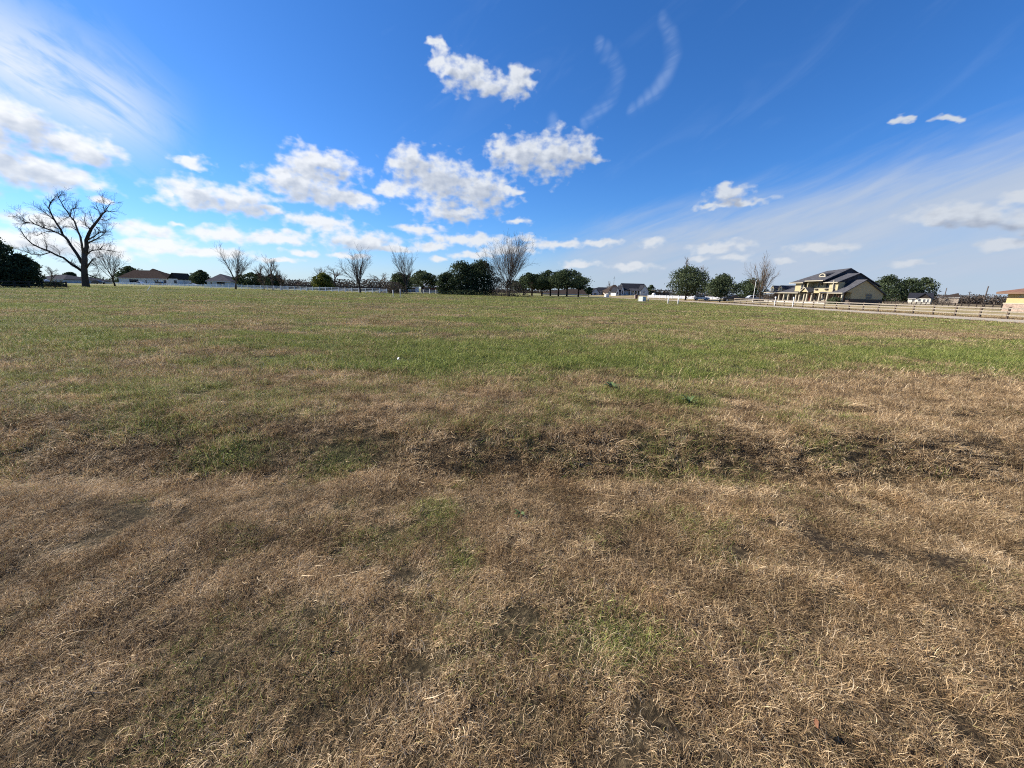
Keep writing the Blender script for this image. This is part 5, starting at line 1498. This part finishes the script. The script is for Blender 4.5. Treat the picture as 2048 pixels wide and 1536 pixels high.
# ------------------------------------------------------------------ vehicles
tyre_m = mat('tyre_rubber', (0.018, 0.018, 0.019), 0.9, 0.1)
rim_m = mat('rim_metal', (0.45, 0.45, 0.47), 0.3, 0.05, metal=0.8)
lamp_m = mat('lamp_glass', (0.6, 0.6, 0.58), 0.15, 0.05, spec=0.6)
tail_m = mat('tail_red', (0.35, 0.02, 0.015), 0.25, 0.05)
def paint(nm, c):
    return mat(nm, c, 0.25, 0.03, 1.0, 0.0, 0.6)
def car(kind, loc, rz, m, label, cat='car', name='parked_car'):
    root = empty(name, loc, rz, label, cat)
    if kind == 'suv':
        L_, Wd, roofz = 4.7, 1.86, 1.70
        low = [(-2.3, 0.35), (2.3, 0.35), (2.35, 0.6), (2.32, 0.85), (2.1, 0.98), (1.05, 1.08), (-2.2, 1.10), (-2.35, 0.95), (-2.36, 0.6)]
        top = [(1.05, 1.08), (0.35, 1.62), (-0.2, 1.70), (-1.6, 1.68), (-2.0, 1.55), (-2.2, 1.10)]
        gl = [(0.92, 1.11), (0.33, 1.56), (-0.2, 1.62), (-1.55, 1.60), (-1.9, 1.48), (-2.05, 1.13)]
    elif kind == 'sedan':
        L_, Wd, roofz = 4.7, 1.8, 1.45
        low = [(-2.3, 0.32), (2.3, 0.32), (2.35, 0.5), (2.3, 0.72), (2.0, 0.82), (1.0, 0.92), (-1.6, 0.95), (-2.25, 0.92), (-2.36, 0.55)]
        top = [(1.0, 0.92), (0.2, 1.40), (-0.7, 1.45), (-1.2, 1.35), (-1.85, 0.95)]
        gl = [(0.85, 0.95), (0.18, 1.34), (-0.7, 1.38), (-1.15, 1.29), (-1.65, 0.97)]
    else:
        L_, Wd, roofz = 5.7, 1.95, 1.85
        low = [(-2.8, 0.5), (2.8, 0.5), (2.85, 0.8), (2.8, 1.1), (2.6, 1.16), (1.2, 1.22), (-2.85, 1.22), (-2.86, 0.7)]
        top = [(1.2, 1.22), (0.6, 1.78), (0.1, 1.85), (-0.9, 1.83), (-1.1, 1.22)]
        gl = [(1.05, 1.25), (0.58, 1.71), (0.1, 1.77), (-0.85, 1.75), (-1.0, 1.25)]
    MB().prism(low, -Wd / 2, Wd / 2).build('body', m, root, bevel=0.07)
    MB().prism(top, -Wd / 2 + 0.14, Wd / 2 - 0.14).build('roof', m, root, bevel=0.05)
    for s in (-1, 1):
        y = s * (Wd / 2 - 0.135)
        MB().prism(gl, min(y, y + s * 0.02), max(y, y + s * 0.02)).build('side_window', glass, root)
    MB().slab([(gl[0][0] + 0.10, -Wd / 2 + 0.22, gl[0][1]), (gl[0][0] + 0.10, Wd / 2 - 0.22, gl[0][1]), (gl[1][0] + 0.10, Wd / 2 - 0.28, gl[1][1]), (gl[1][0] + 0.10, -Wd / 2 + 0.28, gl[1][1])], 0.02).build('windscreen', glass, root)
    wr = 0.40 if kind == 'truck' else 0.35
    for wx in (L_ * 0.31, -L_ * 0.30):
        for s in (-1, 1):
            mb = MB(); mb.tube([(wx, s * (Wd / 2 - 0.20), wr), (wx, s * (Wd / 2 + 0.02), wr)], wr, 18)
            w = mb.build('wheel', tyre_m, root)
            MB().tube([(wx, s * (Wd / 2 - 0.1), wr), (wx, s * (Wd / 2 + 0.035), wr)], wr * 0.6, 12).build('rim', rim_m, w)
    for s in (-1, 1):
        MB().box(L_ / 2 - 0.10, L_ / 2 + 0.02, s * Wd * 0.36 - 0.18, s * Wd * 0.36 + 0.18, 0.66, 0.82).build('headlight', lamp_m, root)
        MB().box(-L_ / 2 - 0.02, -L_ / 2 + 0.10, s * Wd * 0.40 - 0.10, s * Wd * 0.40 + 0.10, 0.75, 1.0).build('tail_light', tail_m, root)
    if kind == 'truck':
        for s in (-1, 1):
            MB().box(-2.82, -1.15, s * Wd / 2 - 0.06, s * Wd / 2 + 0.01, 1.2, 1.38).build('bed_rail', m, root)
        MB().box(-2.86, -2.78, -Wd / 2, Wd / 2, 0.7, 1.36).build('tailgate', m, root)
    return root
wp, bp, sp_ = paint('car_white', (0.75, 0.76, 0.78)), paint('car_black', (0.02, 0.021, 0.025)), paint('car_silver', (0.42, 0.44, 0.47))
car('suv', (xat(1403, 126), 126, 0.05), math.radians(-12), wp, 'white car parked by the road below the large evergreen')
car('truck', (xat(1466, 112), 112, 0.1), math.radians(172), bp, 'black pickup parked behind the start of the pale fence', 'pickup', 'parked_pickup')
car('truck', (xat(1503, 118), 118, 0.15), math.radians(175), sp_, 'silver pickup parked left of the yellow house', 'pickup', 'parked_pickup')
car('suv', (xat(196, 182), 182, 0.0), math.radians(5), bp, 'dark car far off between the huge trunk and thin tree')
car('sedan', (xat(86, 172), 172, 0.0), math.radians(175), sp_, 'silver car parked by the grey low house at left')
car('sedan', (xat(277, 200), 200, 0.0), math.radians(178), wp, 'white car parked before the long white-walled house near its middle')
car('suv', (xat(322, 198), 198, 0.0), math.radians(4), bp, 'black car parked before the long white-walled house')
car('sedan', (xat(385, 190), 190, 0.0), math.radians(0), wp, 'white car parked before the brown-roofed brick house')
